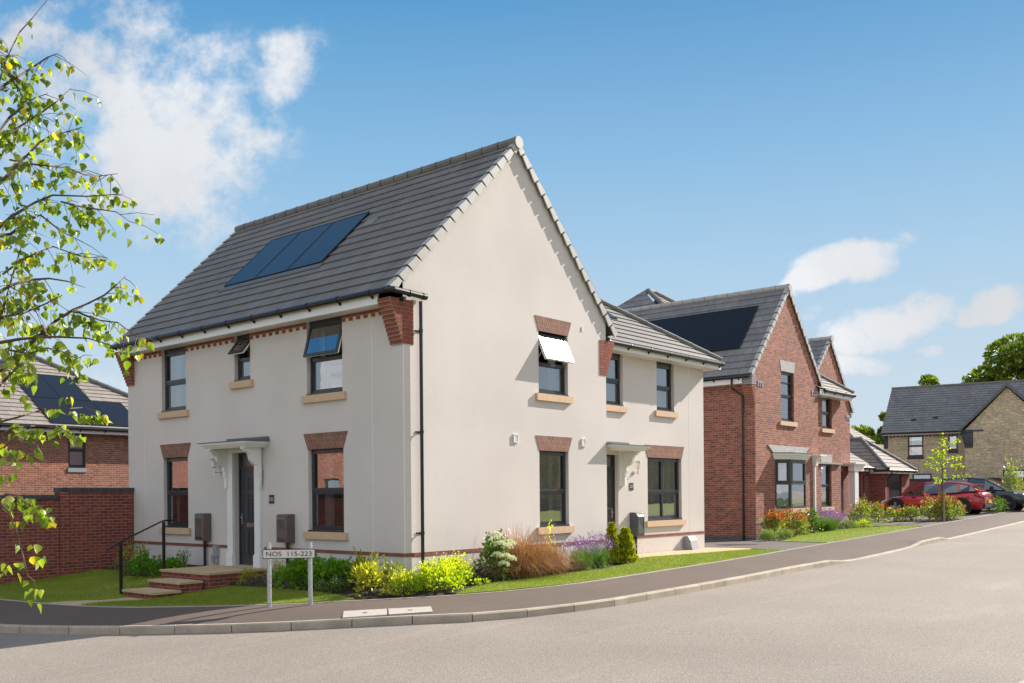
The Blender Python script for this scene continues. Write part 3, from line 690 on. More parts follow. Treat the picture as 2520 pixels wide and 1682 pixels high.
# ------------------------------------------------------------------ cream rendered house (225 / 227)
W=6.56; LN=10.08; ZS=5.13; RZ=8.95; XR=W/2; SL=(RZ-5.29)/(XR+.36)
H1=thing('rendered_house','large cream rendered corner house with steep grey roof, solar panels and two front doors','house',(0,0,-.06))
GY=FY(0); WY=FY(.5)
wins_front=[(7.40,8.47,3.56,5.09,0),(4.83,5.42,4.05,5.09,1),(1.745,2.86,3.56,5.09,2),(7.34,8.42,.79,2.46,3),(1.73,2.84,.79,2.46,4)]
door_hole=(4.64,5.46,-.02,2.48)
mb=MB()
fh=[(-b,-a,c,d,.11) for a,b,c,d,_ in wins_front]+[(-door_hole[1],-door_hole[0],door_hole[2],door_hole[3],.14)]
wall(mb,FX,-LN,0,-.5,5.2,fh)
gh=[(4.01,5.06,3.70,5.06),(4.01,5.06,.79,2.46)]
wall(mb,GY,0,W,-.5,5.2,gh,top=[(0,5.2),(W,5.2),(W,5.62),(XR,RZ-.05),(0,5.62)])
wh=[(7.15,8.02,3.70,5.03),(9.62,10.50,3.70,5.03),(9.14,10.86,.79,2.45),(6.92,7.78,-.02,2.48)]
wall(mb,WY,W,12.1,-.5,5.2,wh)
mb.poly([V((12.1,.5,-.5)),V((12.1,7.6,-.5)),V((12.1,7.6,5.2)),V((12.1,.5,5.2))]); mb.poly([V((12.1,7.6,-.5)),V((W,7.6,-.5)),V((W,7.6,5.2)),V((12.1,7.6,5.2))])
mb.poly([V((W,7.6,-.5)),V((W,LN,-.5)),V((W,LN,5.3)),V((W,7.6,5.3))]); mb.poly([V((W,LN,-.5)),V((0,LN,-.5)),V((0,LN,5.3)),V((XR,LN,RZ-.07)),V((W,LN,5.3))])
mb.poly([V((W,0,-.5)),V((W,.5,-.5)),V((W,.5,5.25)),V((W,0,5.25))])
mb.build('wall','render',H1)
mb=MB()   # interior floors and partitions seen through the glass
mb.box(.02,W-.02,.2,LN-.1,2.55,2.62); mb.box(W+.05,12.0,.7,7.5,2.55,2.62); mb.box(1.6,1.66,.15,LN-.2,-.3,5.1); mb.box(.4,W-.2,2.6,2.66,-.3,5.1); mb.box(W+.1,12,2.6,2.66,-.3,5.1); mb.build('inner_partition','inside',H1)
# roof
sl=V((XR+.36,0,RZ-5.33)); LV=sl.length; U1=V((0,-1,0)); V1=sl.normalized(); P1=V((-.36,LN+.06,5.31)); ULEN=LN+.12
mb=MB(); roof_slope(mb,P1,U1,V1,[(0,0),(ULEN,0),(ULEN,LV),(0,LV)],.325)
V1b=V((-sl.x,0,sl.z)).normalized(); roof=mb.build('roof','tile',H1); mb=MB(); roof_slope(mb,(W+.36,-.06,5.31),V((0,1,0)),V1b,[(0,0),(ULEN,0),(ULEN,LV),(0,LV)],.325)
mb.build('roof','tile',H1); mb=MB()
pw=.664; ye=.05; xe=12.46; rdg=4.05-ye; RZW=5.2+rdg*pw; Vw=V((0,1,pw)); LW=rdg*Vw.length
roof_slope(mb,(3.6,ye,5.2),V((1,0,0)),Vw,[(2.7,0),(xe-3.6,0),(xe-3.6-rdg,LW),(.6,LW)],.33)
roof_slope(mb,(xe,ye,5.2),V((0,1,0)),V((-1,0,pw)),[(0,0),(2*rdg,0),(rdg,LW)],.33)
roof_slope(mb,(xe,ye+2*rdg,5.2),V((-1,0,0)),V((0,-1,pw)),[(0,0),(xe-6.3,0),(xe-4.2,LW),(rdg,LW)],.33)
wroof=mb.build('roof','tile',H1)
mb=MB(); ridge_line(mb,(XR,-.05,RZ+.0),(XR,LN+.06,RZ+.0),.105); mb.tube([(XR,-.11,RZ-.03),(XR,-.05,RZ-.03)],.125,18,0); mb.build('ridge_tiles','ridge',roof); mb=MB()
ridge_line(mb,(xe-.05,ye+.05,5.27),(xe-rdg,ye+rdg,RZW+.06),.085); ridge_line(mb,(xe-rdg,ye+rdg,RZW+.05),(4.4,ye+rdg,RZW+.05),.085); mb.build('ridge_tiles','ridge',wroof)
mb=MB(); mb.tube([(XR,-.122,RZ-.03),(XR,-.11,RZ-.03)],.128,18,0); mb.build('ridge_end_cap','verge',roof)
for (px,vv) in ((-.36,V1),(W+.36,V1b)):
    mb=MB(); verge_units(mb,(px,-.06,5.32),vv,(0,-1,0),LV,.325); mb.build('verge_caps',['verge','black'],roof)
    mb=MB(); verge_units(mb,(px,LN+.06,5.29),vv,(0,1,0),LV,.325); mb.build('verge_caps',['verge','black'],roof)
# eaves: fascia, soffit, gutters
mb=MB(); mb.box(-.33,-.30,.33,LN-.33,5.06,5.34); mb.box(-.30,-.001,.33,LN-.33,5.06,5.075); mb.build('fascia','white',H1); mb=MB()
mb.box(W+.06,12.43,.11,.13,5.0,5.19); mb.box(W,12.43,.13,.499,5.0,5.012); mb.box(12.41,12.43,.13,8,5.0,5.19); mb.box(12.101,12.41,.5,8,5.0,5.012); 
mb.build('fascia','white',H1)
mb=MB(); mb.box(-.36,-.3,-.05,LN+.05,5.302,5.325); mb.build('under_tile','black',H1)
mb=MB(); gutter(mb,(-.40,.02,5.27),(-.40,LN+.1,5.26),out=V((-1,0,0)),brk=True)
mb.tube([(-.40,.02,5.27),(-.38,-.08,5.27),(-.33,-.1,5.27),(.46,-.1,5.25)],.058,12); mb.tube([(.40,-.1,5.25),(.46,-.1,5.25)],.068,12); mb.tube([(.05,-.1,5.255),(.09,-.1,5.255)],.068,12); mb.tube([(.43,-.1,5.25),(.5,-.1,5.25)],.064,12); mb.box(-.1,-.04,-.13,-.001,5.10,5.17)
mb.build('gutter','black',H1); mb=MB(); gutter(mb,(W+.05,.045,5.15),(xe,.045,5.15),out=V((0,-1,0))); mb.build('gutter','black',H1)
mb=MB(); downpipe(mb,GY,.375,-.1,5.15); mb.build('downpipe','black',H1)
G2=Fr((0,LN,0),(-1,0,0),(0,1,0))
for a in ((GY,-1,0,5.15),(GY,1,W,5.13),(G2,1,0,5.15)):
    mb=MB(); corbel(mb,*a); mb.build('corbel',['corbel','mortar'],H1)
# dentil course under the front soffit
mb=MB()
segs=[(.33,1.745),(2.86,4.83),(5.42,7.40),(8.47,LN-.33)]
for a,b in segs:
    mb=MB(); n=round((b-a)/.225); p=(b-a)/n
    for i in range(n): mb.fb(FX,-(a+p*(i+1))+.004,-(a+p*i)-.004,5.005,5.067,-.01,.02)
    m=int((b-a)/.225); q=(b-a-.11)/m
    for i in range(m+1):
        w=.11; mb.fb(FX,-(a+q*i+w)+.002,-(a+q*i)-.002,4.93,4.995,-.01,.014)
    mb.fb(FX,-b,-a,4.993,5.007,-.01,.012,1); mb.build('dentil_course',['corbel','mortar'],H1)
mb=MB(); zb0,zb1=.365,.432
for a in ((FX,-4.36,.012),(FX,-LN,-5.74),(GY,0,W),(WY,8.05,12.112)):
    mb=MB(); band(mb,*a,zb0,zb1,.012); mb.build('plinth_band',['bandbrick','mortar'],H1)
mb=MB()
for a in ((FX,-.876,-.864,4.9),(FX,-9.306,-9.294,4.9),(FX,-.012,.003,4.3),(WY,11.28,11.292,5)):
    mb=MB(); mb.fb(a[0],a[1],a[2],-.1,a[3],-.01,.003); mb.build('render_bead','bead',H1)
for a in ((FX,-LN+.005,-.005,-.075),(GY,.005,W-.005,-.075),(WY,W,12.095,-.09)):
    mb=MB(); mb.fb(a[0],a[1],a[2],-.5,a[3],-.01,.004); mb.build('plinth_brick','brick',H1)
cur=lambda *a:[('curtain',*a)]
window(H1,FX,-8.47,-7.40,3.56,5.09,.53,toptrim=.09,covering=[('curtain',.0,.28,0,1),('curtain',.72,1,0,1)])
window(H1,FX,-5.42,-4.83,4.05,5.09,.50,toptrim=.09,opened=38,covering=[('blind',0,1,.1,1)])
window(H1,FX,-2.86,-1.745,3.56,5.09,.50,toptrim=.09,opened=16,covering=[('curtain',.0,.2,0,1),('curtain',.8,1,0,1),('blind',.2,.8,.0,.45)])
window(H1,FX,-8.42,-7.34,.79,2.46,.52,lintel=(.325,.14,'soldier'),covering=[('curtain',.0,.2,0,1),('curtain',.55,.75,0,1,'curtain_grey')])
window(H1,FX,-2.84,-1.73,.79,2.46,.52,lintel=(.325,.14,'soldier'),covering=[('curtain',.1,.35,0,1),('curtain',.6,1,0,1,'curtain_grey')])
window(H1,GY,4.01,5.06,3.70,5.06,.52,lintel=(.325,.13,'soldier'),opened=24.8,sash='sashgloss',sashpane='sashglass',covering=[('curtain',.72,1,0,1)])
window(H1,GY,4.01,5.06,.79,2.46,.55,lintel=(.325,.13,'soldier'),covering=[('curtain',.1,.25,0,1,'curtain_grey'),('curtain',.7,.8,0,1)])
window(H1,WY,7.15,8.02,3.70,5.03,.52,toptrim=.08,covering=[('curtain',.4,.6,0,1)])
window(H1,WY,9.62,10.50,3.70,5.03,.52,toptrim=.08,covering=[('blind',0,1,.0,.5)])
window(H1,WY,9.14,10.86,.79,2.45,.56,cols=2,lintel=(.33,.14,'soldier'),covering=[('blind',0,.98,.3,1),('curtain',.3,.45,0,1,'curtain_grey'),('curtain',.85,1,0,1)])
# front door 225
six_panel_door(H1,FX,-5.46,-4.64,-.02,2.48,-.13,-1)
mb=MB()
for u0,u1 in ((-5.66,-5.46),(-4.64,-4.44)): mb.fb(FX,u0,u1,-.02,2.56,.001,.06); mb.fb(FX,u0-.02,u1+.02,-.02,.24,.001,.085); mb.fb(FX,u0-.01,u1+.01,.24,.27,.001,.072)
mb.fb(FX,-5.46,-4.64,2.48,2.56,.001,.06); mb.build('door_surround','white',H1)
canopy_porch(H1,FX,-5.05,2.56,.88,.60)
wall_lamp(H1,FX,-6.02,2.18)
mb=MB(); mb.fb(FX,-4.17,-4.0,1.36,1.545,.001,.014); pl=mb.build('number_plate','dark',H1); text_mesh('number_text','225',.105,FX,-4.085,1.452,.016,'signwhite',pl)
meter_box(H1,FX,-6.75,-6.38,.52,1.14); meter_box(H1,FX,-3.66,-3.30,.55,1.14)
mb=MB(); mb.fb(FX,-6.2,-6.07,.16,.42,.001,.09); mb.fb(FX,-6.33,-6.2,.03,.2,.001,.05); mb.tube([FX.p(-6.12,.16,.05),FX.p(-6.12,-.2,.05)],.028,8); mb.build('cable_box','greybox',H1)
# door 227 in the recess
six_panel_door(H1,WY,6.92,7.78,-.02,2.48,-.13,1,glazed=True)
mb=MB(); mb.fb(WY,7.80,8.0,1.7,2.56,.001,.045); mb.build('door_surround','white',H1)
canopy_porch(H1,WY,7.35,2.56,.86,.66,left=False,u0c=6.57)
wall_lamp(H1,WY,8.45,2.15)
mb=MB(); mb.fb(WY,8.28,8.45,1.60,1.78,.001,.014); pl=mb.build('number_plate','dark',H1); text_mesh('number_text','227',.105,WY,8.365,1.69,.016,'signwhite',pl)
meter_box(H1,WY,8.28,8.66,.42,1.03,'meter_grey',8.47)
mb=MB(); mb.fb(WY,8.06,8.19,.1,.36,.001,.1); mb.tube([WY.p(8.13,.12,.05),WY.p(8.13,-.15,.05)],.03,8); mb.fb(WY,8.2,8.3,.30,.41,.001,.05); mb.build('cable_box','greybox',H1)
mb=MB(); P=[]
for k in range(9): an=PI*k/8; P.append(WY.p(8.55+.2*math.cos(an)-.0,-.05+.33*math.sin(an),.08))
mb.tube(P,.008,5); mb.build('loose_cable','lampglass',H1)
# gas box leaning on the wing wall
mb=MB(); prof=[(.0,.32),(.10,.34),(.16,.32),(.22,.22),(.30,-.07),(0,-.07)]; mb.prism([WY.p(10.92,z,d+.001) for d,z in prof],WY.U*.36); mb.tube([WY.p(10.85,.27,.03),WY.p(10.85,.05,.03)],.02,6); mb.build('gas_meter_cover','greybox',H1)
for u in (3.205,5.625):
    mb=MB(); ring(mb,GY,u-.075,u+.075,2.6,2.78,.018,.001,.03); mb.fb(GY,u-.06,u+.06,2.615,2.765,.001,.018)
    for k in range(5): mb.fb(GY,u-.055,u+.055,2.63+k*.028,2.638+k*.028,.018,.024)
    mb.build('wall_vent','white',H1)
mb=MB(); mb.fb(GY,5.60,5.635,5.25,5.35,.001,.02); mb.build('wall_bracket','bead',H1)
# solar: u measured from left end (y=LN+.06) along -Y ; v up slope
k=V1.length
def rv(x): return (x+.36)/V1.x
solar(H1,P1+Z*.0,U1,V1,[(LN+.06-7.02,LN+.06-5.83,rv(.83),rv(2.21)),(LN+.06-5.81,LN+.06-4.60,rv(.83),rv(2.21)),(LN+.06-4.58,LN+.06-3.36,rv(.83),rv(2.21))])
mb=MB(); Nn=U1.cross(V1); Nn=Nn if Nn.z>0 else -Nn; mb.xbox(P1,U1,V1,Nn,(LN+.06-3.1,LN+.06-2.75),(rv(1.72),rv(1.92)),(0,.045)); mb.build('roof_vent_tile','tile_far',roof)
mb=MB(); mb.xbox(P1,U1,V1,Nn,(LN+.06-7.1,LN+.06-3.3),(rv(.70),rv(.82)),(.01,.036)); mb.build('panel_flashing','lead',roof)
Vn=Vw.normalized(); solar(H1,(3.6,ye,5.2),V((1,0,0)),Vn,[(3.3,4.5,1.7,2.9),(4.52,5.6,1.7,2.75)],'solar')
# ------------------------------------------------------------------ porch steps, handrail
ST=thing('entrance_steps','buff paved porch platform and two lower steps with red brick risers at door 225','steps',(-1.3,5,-.45))
def step(x0,x1,y0,y1,z1,z0):
    mb=MB(); mb.box(x0+.03,x1,y0+.03,y1-.03,z0,z1-.045); r=mb.build('riser','brick',ST); mb=MB()
    nx=max(1,round((x1-x0)/.6)); ny=max(1,round((y1-y0)/.6))
    for i in range(nx):
        for j in range(ny): mb.box(x0+(x1-x0)*i/nx+.003,x0+(x1-x0)*(i+1)/nx-.003,y0+(y1-y0)*j/ny+.003,y0+(y1-y0)*(j+1)/ny-.003,z1-.045,z1)
    mb.build('tread','slab',ST)
step(-1.50,-.002,4.15,6.02,-.025,-.5); step(-2.05,-1.52,4.3,5.55,-.18,-.6); step(-2.65,-2.07,4.2,5.45,-.33,-.7)
HR=thing('handrail','black metal handrail on two posts beside the porch steps','handrail',(-2.57,5.62,-.44))
mb=MB(); mb.box(-2.595,-2.545,5.595,5.645,-.6,.62); mb.build('post','black',HR); mb=MB(); mb.box(-1.325,-1.275,6.155,6.205,-.5,.98); mb.build('post','black',HR)
# ------------------------------------------------------------------ street sign
SF=Fr((-2.86,.23,0),(.46,-.49,0),(-.72,-.69,0))
SG=thing('street_sign','white NOS 115-223 street name plate on two galvanised posts at the pavement edge','street sign',(-2.6,0,-.28))
SFn=Fr((-2.63,-.02,0),V((.684,-.729,0)),V((-.729,-.684,0)))
for s in (-.335,.335):
    mb=MB(); mb.tube([SFn.p(s,-.4,-.04),SFn.p(s,.74,-.04)],.038,16); mb.tube([SFn.p(s,.74,-.04),SFn.p(s,.745,-.04)],.038,16); mb.build('post','galv',SG,smooth=False)
def rrect(F,a,b,c,d,r,dd):
    P=[]
    for cx,cz,a0 in ((b-r,d-r,0),(a+r,d-r,90),(a+r,c+r,180),(b-r,c+r,270)):
        for k in range(5): an=R(a0+k*22.5); P.append(F.p(cx+r*math.cos(an),cz+r*math.sin(an),dd))
    return P
mb=MB(); mb.prism(rrect(SFn,-.43,.43,.485,.640,.02,.003),SFn.N*.008); bdr=mb.build('sign_plate','signblack',SG)
mb=MB(); mb.prism(rrect(SFn,-.418,.418,.497,.628,.014,.0112),SFn.N*.003); fc=mb.build('sign_face','signwhite',bdr)
text_mesh('sign_text','NOS  115-223',.108,SFn,0,.562,.016,'signblack',bdr,width=.74)
# rail drawn once everything is placed
mb=MB(); mb.tube([(-2.92,5.47,.48),(-2.57,5.62,.62),(-1.36,6.16,.99),(-1.28,6.18,1.01),(-.98,6.2,1.01)],.018,8); mb.build('rail','black',HR)
# ------------------------------------------------------------------ chamber cover in pavement
def covers():
    pts=[(-2.47,-1.16),(-1.44,-2.14)]
    a=V((-2.50,-1.22,0)); b=V((-1.46,-2.15,0)); t=(b-a).normalized(); n=V((-t.y,t.x,0))*-1
    zc=lambda p: zr(p.x)+.125+.035*(1-min(1,(nearest(KB,p)-p).length/2)*0)
    L=(b-a).length/2
    for k in range(2):
        mb=MB(); O=a+t*(L*k)+n*0; 
        P=[O+t*.012,O+t*(L-.012),O+t*(L-.012)+n*.56,O+t*.012+n*.56]
        def zz(p):
            e=nearest(BK,p); kb=nearest(KB,p); s=(p-kb).length/((p-kb).length+(p-e).length); za=zr(kb.x)+KERBH-.003; zb=zr(e.x)+.16; return za+(zb-za)*s+.019
        P=[V((p.x,p.y,zz(p))) for p in P]; mb.prism([p-Z*.05 for p in P],Z*.05); 
        o=mb.build('chamber_cover','concrete_lid'); c=(P[0]+P[2])/2
        mb=MB(); mb.xbox(c,t,n,Z,(-.035,.035),(-.025,.025),(-.02,.004)); mb.build('lifting_eye','dark',o)
        tag(o,('pale concrete chamber cover in the pavement, the one nearer the street sign','pale concrete chamber cover in the pavement, the one farther from the street sign')[k],'cover','chamber covers in the pavement')
covers()
# ------------------------------------------------------------------ garden wall on the left
GW=FY(9.83)
GWT=thing('garden_wall','red brick garden wall with blue coping, stepping up towards the cream house','wall',(-3,9.83,-.45))
mb=MB(); mb.box(-1.865,-.004,9.83,10.05,-.7,1.655); mb.box(-1.87,-1.65,9.80,10.07,-.7,1.655); mb.box(-9,-1.87,9.85,10.05,-.9,1.49); mb.build('brickwork','brick',GWT)
mb=MB()
def coping(x0,x1,z):
    n=round((x1-x0)/.075); p=(x1-x0)/n
    for i in range(n): mb.box(x0+p*i+.005,x0+p*(i+1)-.005,9.80,10.08,z,z+.105,0)
    mb.box(x0+.02,x1-.01,9.815,10.065,z,z+.09,1)
coping(-1.9,-.004,1.655); coping(-9,-1.905,1.49); mb.build('coping',['corbel_blue','mortar'],GWT)
#PART2
# ------------------------------------------------------------------ red brick house
def quad_wall(mb,*P): mb.poly([V(p) for p in P])
F2=.14
B1=thing('brick_house','red brick house beside the driveway with gabled front, bay window and black solar panels','house',(20.3,1.67,-.1))
BY=FY(1.67); BW=FY(2.0); BL=Fr((17.7,0,0),(0,-1,0),(-1,0,0)); x0,x1=17.7,22.9; xr=20.3; rz=8.80; ez=5.47
mb=MB()
wall(mb,BY,x0,x1,-.6,5.4,[(19.72,20.78,4.02,5.79),(19.3,21.35,.95,2.65)] and [(19.72,20.78,4.02,5.4),(19.25,21.4,.95,2.66)])
# gable part above 5.4 with the upper part of the window opening
mb.poly([BY.p(x0,5.4),BY.p(19.72,5.4),BY.p(19.72,5.79),BY.p(x0,5.79)]); mb.poly([BY.p(20.78,5.4),BY.p(x1,5.4),BY.p(x1,5.79),BY.p(20.78,5.79)]); mb.poly([BY.p(x0,5.79),BY.p(x1,5.79),BY.p(xr,rz-.06)])
for u,s in ((19.72,1),(20.78,-1)): mb.poly([BY.p(u,5.4),BY.p(u,5.79),BY.p(u,5.79,-.1),BY.p(u,5.4,-.1)])
wall(mb,BL,-13,-1.67,-.6,5.5); wall(mb,BW,x1,25.9,-.6,5.45,[(24.1,25.03,3.98,5.3),(23.95,24.95,.93,2.62)])
quad_wall(mb,(25.9,2,-.6),(25.9,12,-.6),(25.9,12,5.4),(25.9,2,5.4)); quad_wall(mb,(25.9,12.5,-.6),(17.7,12.5,-.6),(17.7,12.5,5.5),(25.9,12.5,5.5)); quad_wall(mb,(x1,1.67,-.6),(x1,2,-.6),(x1,2,5.4),(x1,1.67,5.4))
mb.build('wall','brick_mixed',B1)
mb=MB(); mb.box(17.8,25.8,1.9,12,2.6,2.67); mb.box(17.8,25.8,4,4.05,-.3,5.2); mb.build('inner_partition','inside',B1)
sl=V((xr-17.35,0,rz-ez)); lv=sl.length; va=sl.normalized(); vb=V((-sl.x,0,sl.z)).normalized()
mb=MB(); roof_slope(mb,(17.35,9.2,ez),V((0,-1,0)),va,[(0,0),(7.59,0),(7.59,lv),(0,lv)],.34); br=mb.build('roof','tile_far',B1)
mb=MB(); roof_slope(mb,(x1+.35,1.61,ez),V((0,1,0)),vb,[(0,0),(7.5,0),(7.5,lv),(0,lv)],.34); mb.build('roof','tile_far',B1)
ax_,ay_,az_=21.44,8.17,9.74
mb=MB(); sl2=lv*(az_-ez)/(rz-ez); roof_slope(mb,(17.35,15,ez),V((0,-1,0)),va,[(0,0),(5.8,0),(8.01,lv),(7.9,lv*1.02),(15-ay_,sl2),(0,0.02)],.34,base=-.012); mb.build('roof','tile_far',B1)
mb=MB(); ridge_line(mb,(ax_,ay_,az_+.05),(20.6,6.95,8.93),.1); ridge_line(mb,(ax_,ay_,az_+.05),(17.5,14.7,5.6),.1); ridge_line(mb,(ax_,ay_,az_+.05),(21.9,ay_,az_+.05),.1); mb.build('ridge_tiles','ridge',br)
mb=MB(); ridge_line(mb,(xr,1.61,rz+.03),(xr,9.2,rz+.03),.1); mb.tube([(xr,1.54,rz-.02),(xr,1.6,rz-.02)],.125,16); mb.build('ridge_tiles','verge',br)
for px,vv in ((17.35,va),(x1+.35,vb)):
    mb=MB(); verge_units(mb,(px,1.62,ez+.02),vv,(0,-1,0),lv,.34); mb.build('verge_caps',['verge','black'],br)
# main front slope with right hip
yv=1.56; hv=V((0,ay_-yv,az_-5.42)); lh=hv.length
mb=MB(); roof_slope(mb,(19.5,yv+.0,5.42),V((1,0,0)),hv,[(3.3,0),(26.28-19.5,0),(ax_+.4-19.5,lh),(ax_-19.62,lh),(20.35-19.5,lh*.78)],.33); wr=mb.build('roof','tile_brown',B1)
mb=MB(); roof_slope(mb,(26.28,yv,5.42),V((0,1,0)),V((ax_+.4-26.28,0,az_-5.42)),[(0,0),(13,0),(6.7,5.9),(6.6,5.9)],.33); mb.build('roof','tile_brown',B1)
mb=MB(); ridge_line(mb,(26.25,yv+.03,5.49),(ax_+.4,ay_,az_+.06),.085); mb.build('ridge_tiles','ridge',wr)
mb=MB(); mb.box(x1+.05,26.2,1.60,1.62,5.18,5.40); mb.box(x1,26.2,1.62,1.999,5.18,5.195); mb.build('fascia','white',B1)
mb=MB(); gutter(mb,(x1+.35,1.54,5.36),(26.28,1.54,5.36),out=V((0,-1,0))); mb.build('gutter','black',B1)
mb=MB(); mb.box(17.40,17.43,2.0,9,5.18,5.42); mb.box(17.43,17.699,2.0,9,5.18,5.195); mb.build('fascia','white',B1)
mb=MB(); gutter(mb,(17.34,1.72,5.40),(17.34,9,5.40),out=V((-1,0,0))); mb.build('gutter','black',B1)
mb=MB(); mb.tube([(17.36,2.35,5.35),(17.36,2.35,5.05),(17.61,2.08,4.78),(17.61,2.08,-.2)],.036,10)
for z in (4.4,2.6,.8): mb.tube([(17.61,2.08,z-.03),(17.61,2.08,z+.03)],.046,10)
mb.build('downpipe','black',B1)
# red corbel at the front corners, grey kneeler bricks
mb=MB(); corbel(mb,BY,-1,x0,5.12,9,.22,.33,.02); mb.build('corbel',['corbel','mortar'],B1)
for (a,b,s) in ((x0-.27,x0+.18,1),(x1-.18,x1+.3,-1)):
    mb=MB()
    for k in range(4): mb.fb(BY,a+.01,(b-.12 if s>0 else b-.01),5.14+.085*k,5.215+.085*k,-.33,.02) if s>0 or k<2 else None
    e=b if s>0 else a
    for k in range(3): mb.fb(BY,e+s*(.0+.16*k),e+s*(.07+.16*k),5.10,5.24,-.02,.02)
    u=sorted((e,e+s*.42)); mb.fb(BY,u[0],u[1],5.22,5.29,-.02,.022); mb.build('kneeler','corbel_grey' if s<0 else 'corbel_grey',B1)
mb=MB(); band(mb,BY,x0-.012,19.1,.47,.54,.013); mb.build('plinth_band',['corbel_grey','mortar'],B1)
mb=MB(); mb.fb(BL,-9,-1.665,-.5,.03,-.01,.004); mb.build('plinth_brick','blue_brick',B1)
mb=MB(); mb.fb(BY,x0-.001,19,-.5,.1,-.01,.004); mb.build('plinth_brick','blue_brick',B1)
window(B1,BY,19.72,20.78,4.02,5.79,.5,lintel=(.38,.10,'grey_soldier'),covering=[('blind',0,1,.55,1),('curtain',0,.25,0,1)],bars=True,sill_ext=.17)
window(B1,BW,24.1,25.03,3.98,5.3,.52,toptrim=.07,covering=[('blind',0,1,.0,1)],sill_ext=.15)
window(B1,BW,23.95,24.95,.93,2.62,.52,lintel=(.36,.10,'grey_soldier'),covering=[('blind',0,1,.5,1)],sill_ext=.15)
# bay
def bay():
    mb=MB(); z0,z1=.95,2.66; p=.35; P=[BY.p(19.16,0,0),BY.p(19.70,0,p),BY.p(20.96,0,p),BY.p(21.5,0,0)]
    panes=[]
    for (A,Bq) in zip(P,P[1:]):
        u=(Bq-A); L=u.length; u.normalize(); nn=u.cross(Z); F=Fr(A,u,nn)
        ring(mb,F,0,L,z0,z1,.07,-.06,0); mb.fb(F,.07,L-.07,1.78,1.86,-.06,.004)
        ring(mb,F,.08,L-.08,1.87,z1-.08,.05,-.03,.014)
        for c,d in ((z0+.07,1.78),(1.92,z1-.13)):
            panes.append((F,.1 if c<1.5 else .13,L-(.1 if c<1.5 else .13),c,d))
    b=mb.build('bay_window','dark',B1)
    for F,a,bb,c,d in panes: mb=MB(); mb.poly([F.p(a-.04,c,-.03),F.p(bb+.04,c,-.03),F.p(bb+.04,d,-.03),F.p(a-.04,d,-.03)]); mb.build('pane','glass',b)
    def slabp(z,h,grow,matn,name,dd=0):
        mb=MB(); Q=[BY.p(19.16-grow,z,0.0),BY.p(19.70-grow*.6,z,p+grow),BY.p(20.96+grow*.6,z,p+grow),BY.p(21.5+grow,z,0.0)]
        mb.prism(Q,Z*h); return mb.build(name,matn,b)
    slabp(.78,.165,.10,'sill','sill'); slabp(2.665,.06,.04,'white','bay_cornice'); slabp(2.727,.07,.09,'white','bay_cornice'); slabp(2.80,.07,.15,'white','bay_cornice'); slabp(2.872,.025,.19,'lead','bay_roof')
    mb=MB(); mb.prism([BY.p(19.0,2.9,-.02),BY.p(21.65,2.9,-.02),BY.p(22.0,3.15,-.02),BY.p(18.6,3.15,-.02)],BY.N*.05); mb.build('lintel','grey_soldier',B1)
    mb=MB(); n=9
    c2=curtain_mesh(BY,19.9,20.8,z0,z1,-.25); c2.build('curtain','curtain_grey',b)
bay()
# small white porch bracket canopy and post beside the bay
mb=MB(); mb.fb(BY,22.28,22.86,2.84,2.90,.0,.34); mb.fb(BY,22.32,22.66,2.74,2.84,.0,.2); mb.fb(BY,22.36,22.56,2.50,2.74,.0,.13); mb.fb(BY,22.40,22.50,-.1,2.55,.0,.075); mb.build('porch_canopy','white',B1)
wall_lamp(B1,BW,23.5,2.25)
def rv2(x): return (x-17.35)/va.x
solar(B1,(17.35,9.2,ez),V((0,-1,0)),va,[(9.2-a,9.2-b,rv2(18.25),rv2(19.72)) for a,b in ((3.82,2.48),(5.18,3.84),(6.54,5.20),(7.9,6.56))],'solar_dark')
# ------------------------------------------------------------------ third gabled brick house
B2=thing('brick_house','red brick gabled house with white columned porch, half hidden behind the bay window house','house',(31.5,4.7,.2))
G3=FY(4.7); mb=MB(); a,b,rz3=28.6,33.9,8.62; xm=31.5
wall(mb,G3,a,b,-.5,5.3,top=[(a,5.3),(b,5.3),(b,5.62),(xm,rz3-.06),(a,5.66)]); quad_wall(mb,(b,4.7,-.5),(b,12,-.5),(b,12,5.3),(b,4.7,5.3)); quad_wall(mb,(a,12,-.5),(a,4.7,-.5),(a,4.7,5.3),(a,12,5.3)); mb.build('wall','brick_mixed',B2)
s3=V((xm-28.3,0,rz3-5.4)); l3=s3.length; s4=V((xm-34.25,0,rz3-5.35))
mb=MB(); roof_slope(mb,(28.3,12,5.4),V((0,-1,0)),s3,[(0,0),(7.36,0),(7.36,l3),(0,l3)],.34); r3=mb.build('roof','tile_far',B2)
mb=MB(); roof_slope(mb,(34.25,4.64,5.35),V((0,1,0)),s4,[(0,0),(7.36,0),(7.36,s4.length),(0,s4.length)],.34); mb.build('roof','tile_far',B2)
mb=MB(); ridge_line(mb,(xm,4.6,rz3+.03),(xm,12,rz3+.03),.1); mb.tube([(xm,4.55,rz3),(xm,4.6,rz3)],.16,12); mb.build('ridge_tiles','verge',r3)
for px,pz,vv in ((28.3,5.42,s3),(34.25,5.37,s4)):
    mb=MB(); verge_units(mb,(px,4.65,pz),vv.normalized(),(0,-1,0),vv.length,.34); mb.build('verge_caps',['verge','black'],r3)
mb=MB()
for k in range(3): mb.fb(G3,33.45+.16*k,33.53+.16*k,4.98,5.12,-.02,.02)
mb.fb(G3,33.4,34.0,5.10,5.2,-.1,.022); mb.fb(G3,33.9,34.1,5.1,5.3,-.2,.022); mb.build('kneeler','corbel_grey',B2)
mb=MB(); mb.fb(G3,32.75,34.3,2.82,2.9,0,.7); mb.fb(G3,32.82,34.2,2.74,2.82,0,.62); mb.fb(G3,32.9,34.1,2.5,2.74,.3,.58); mb.build('porch_canopy','white',B2)
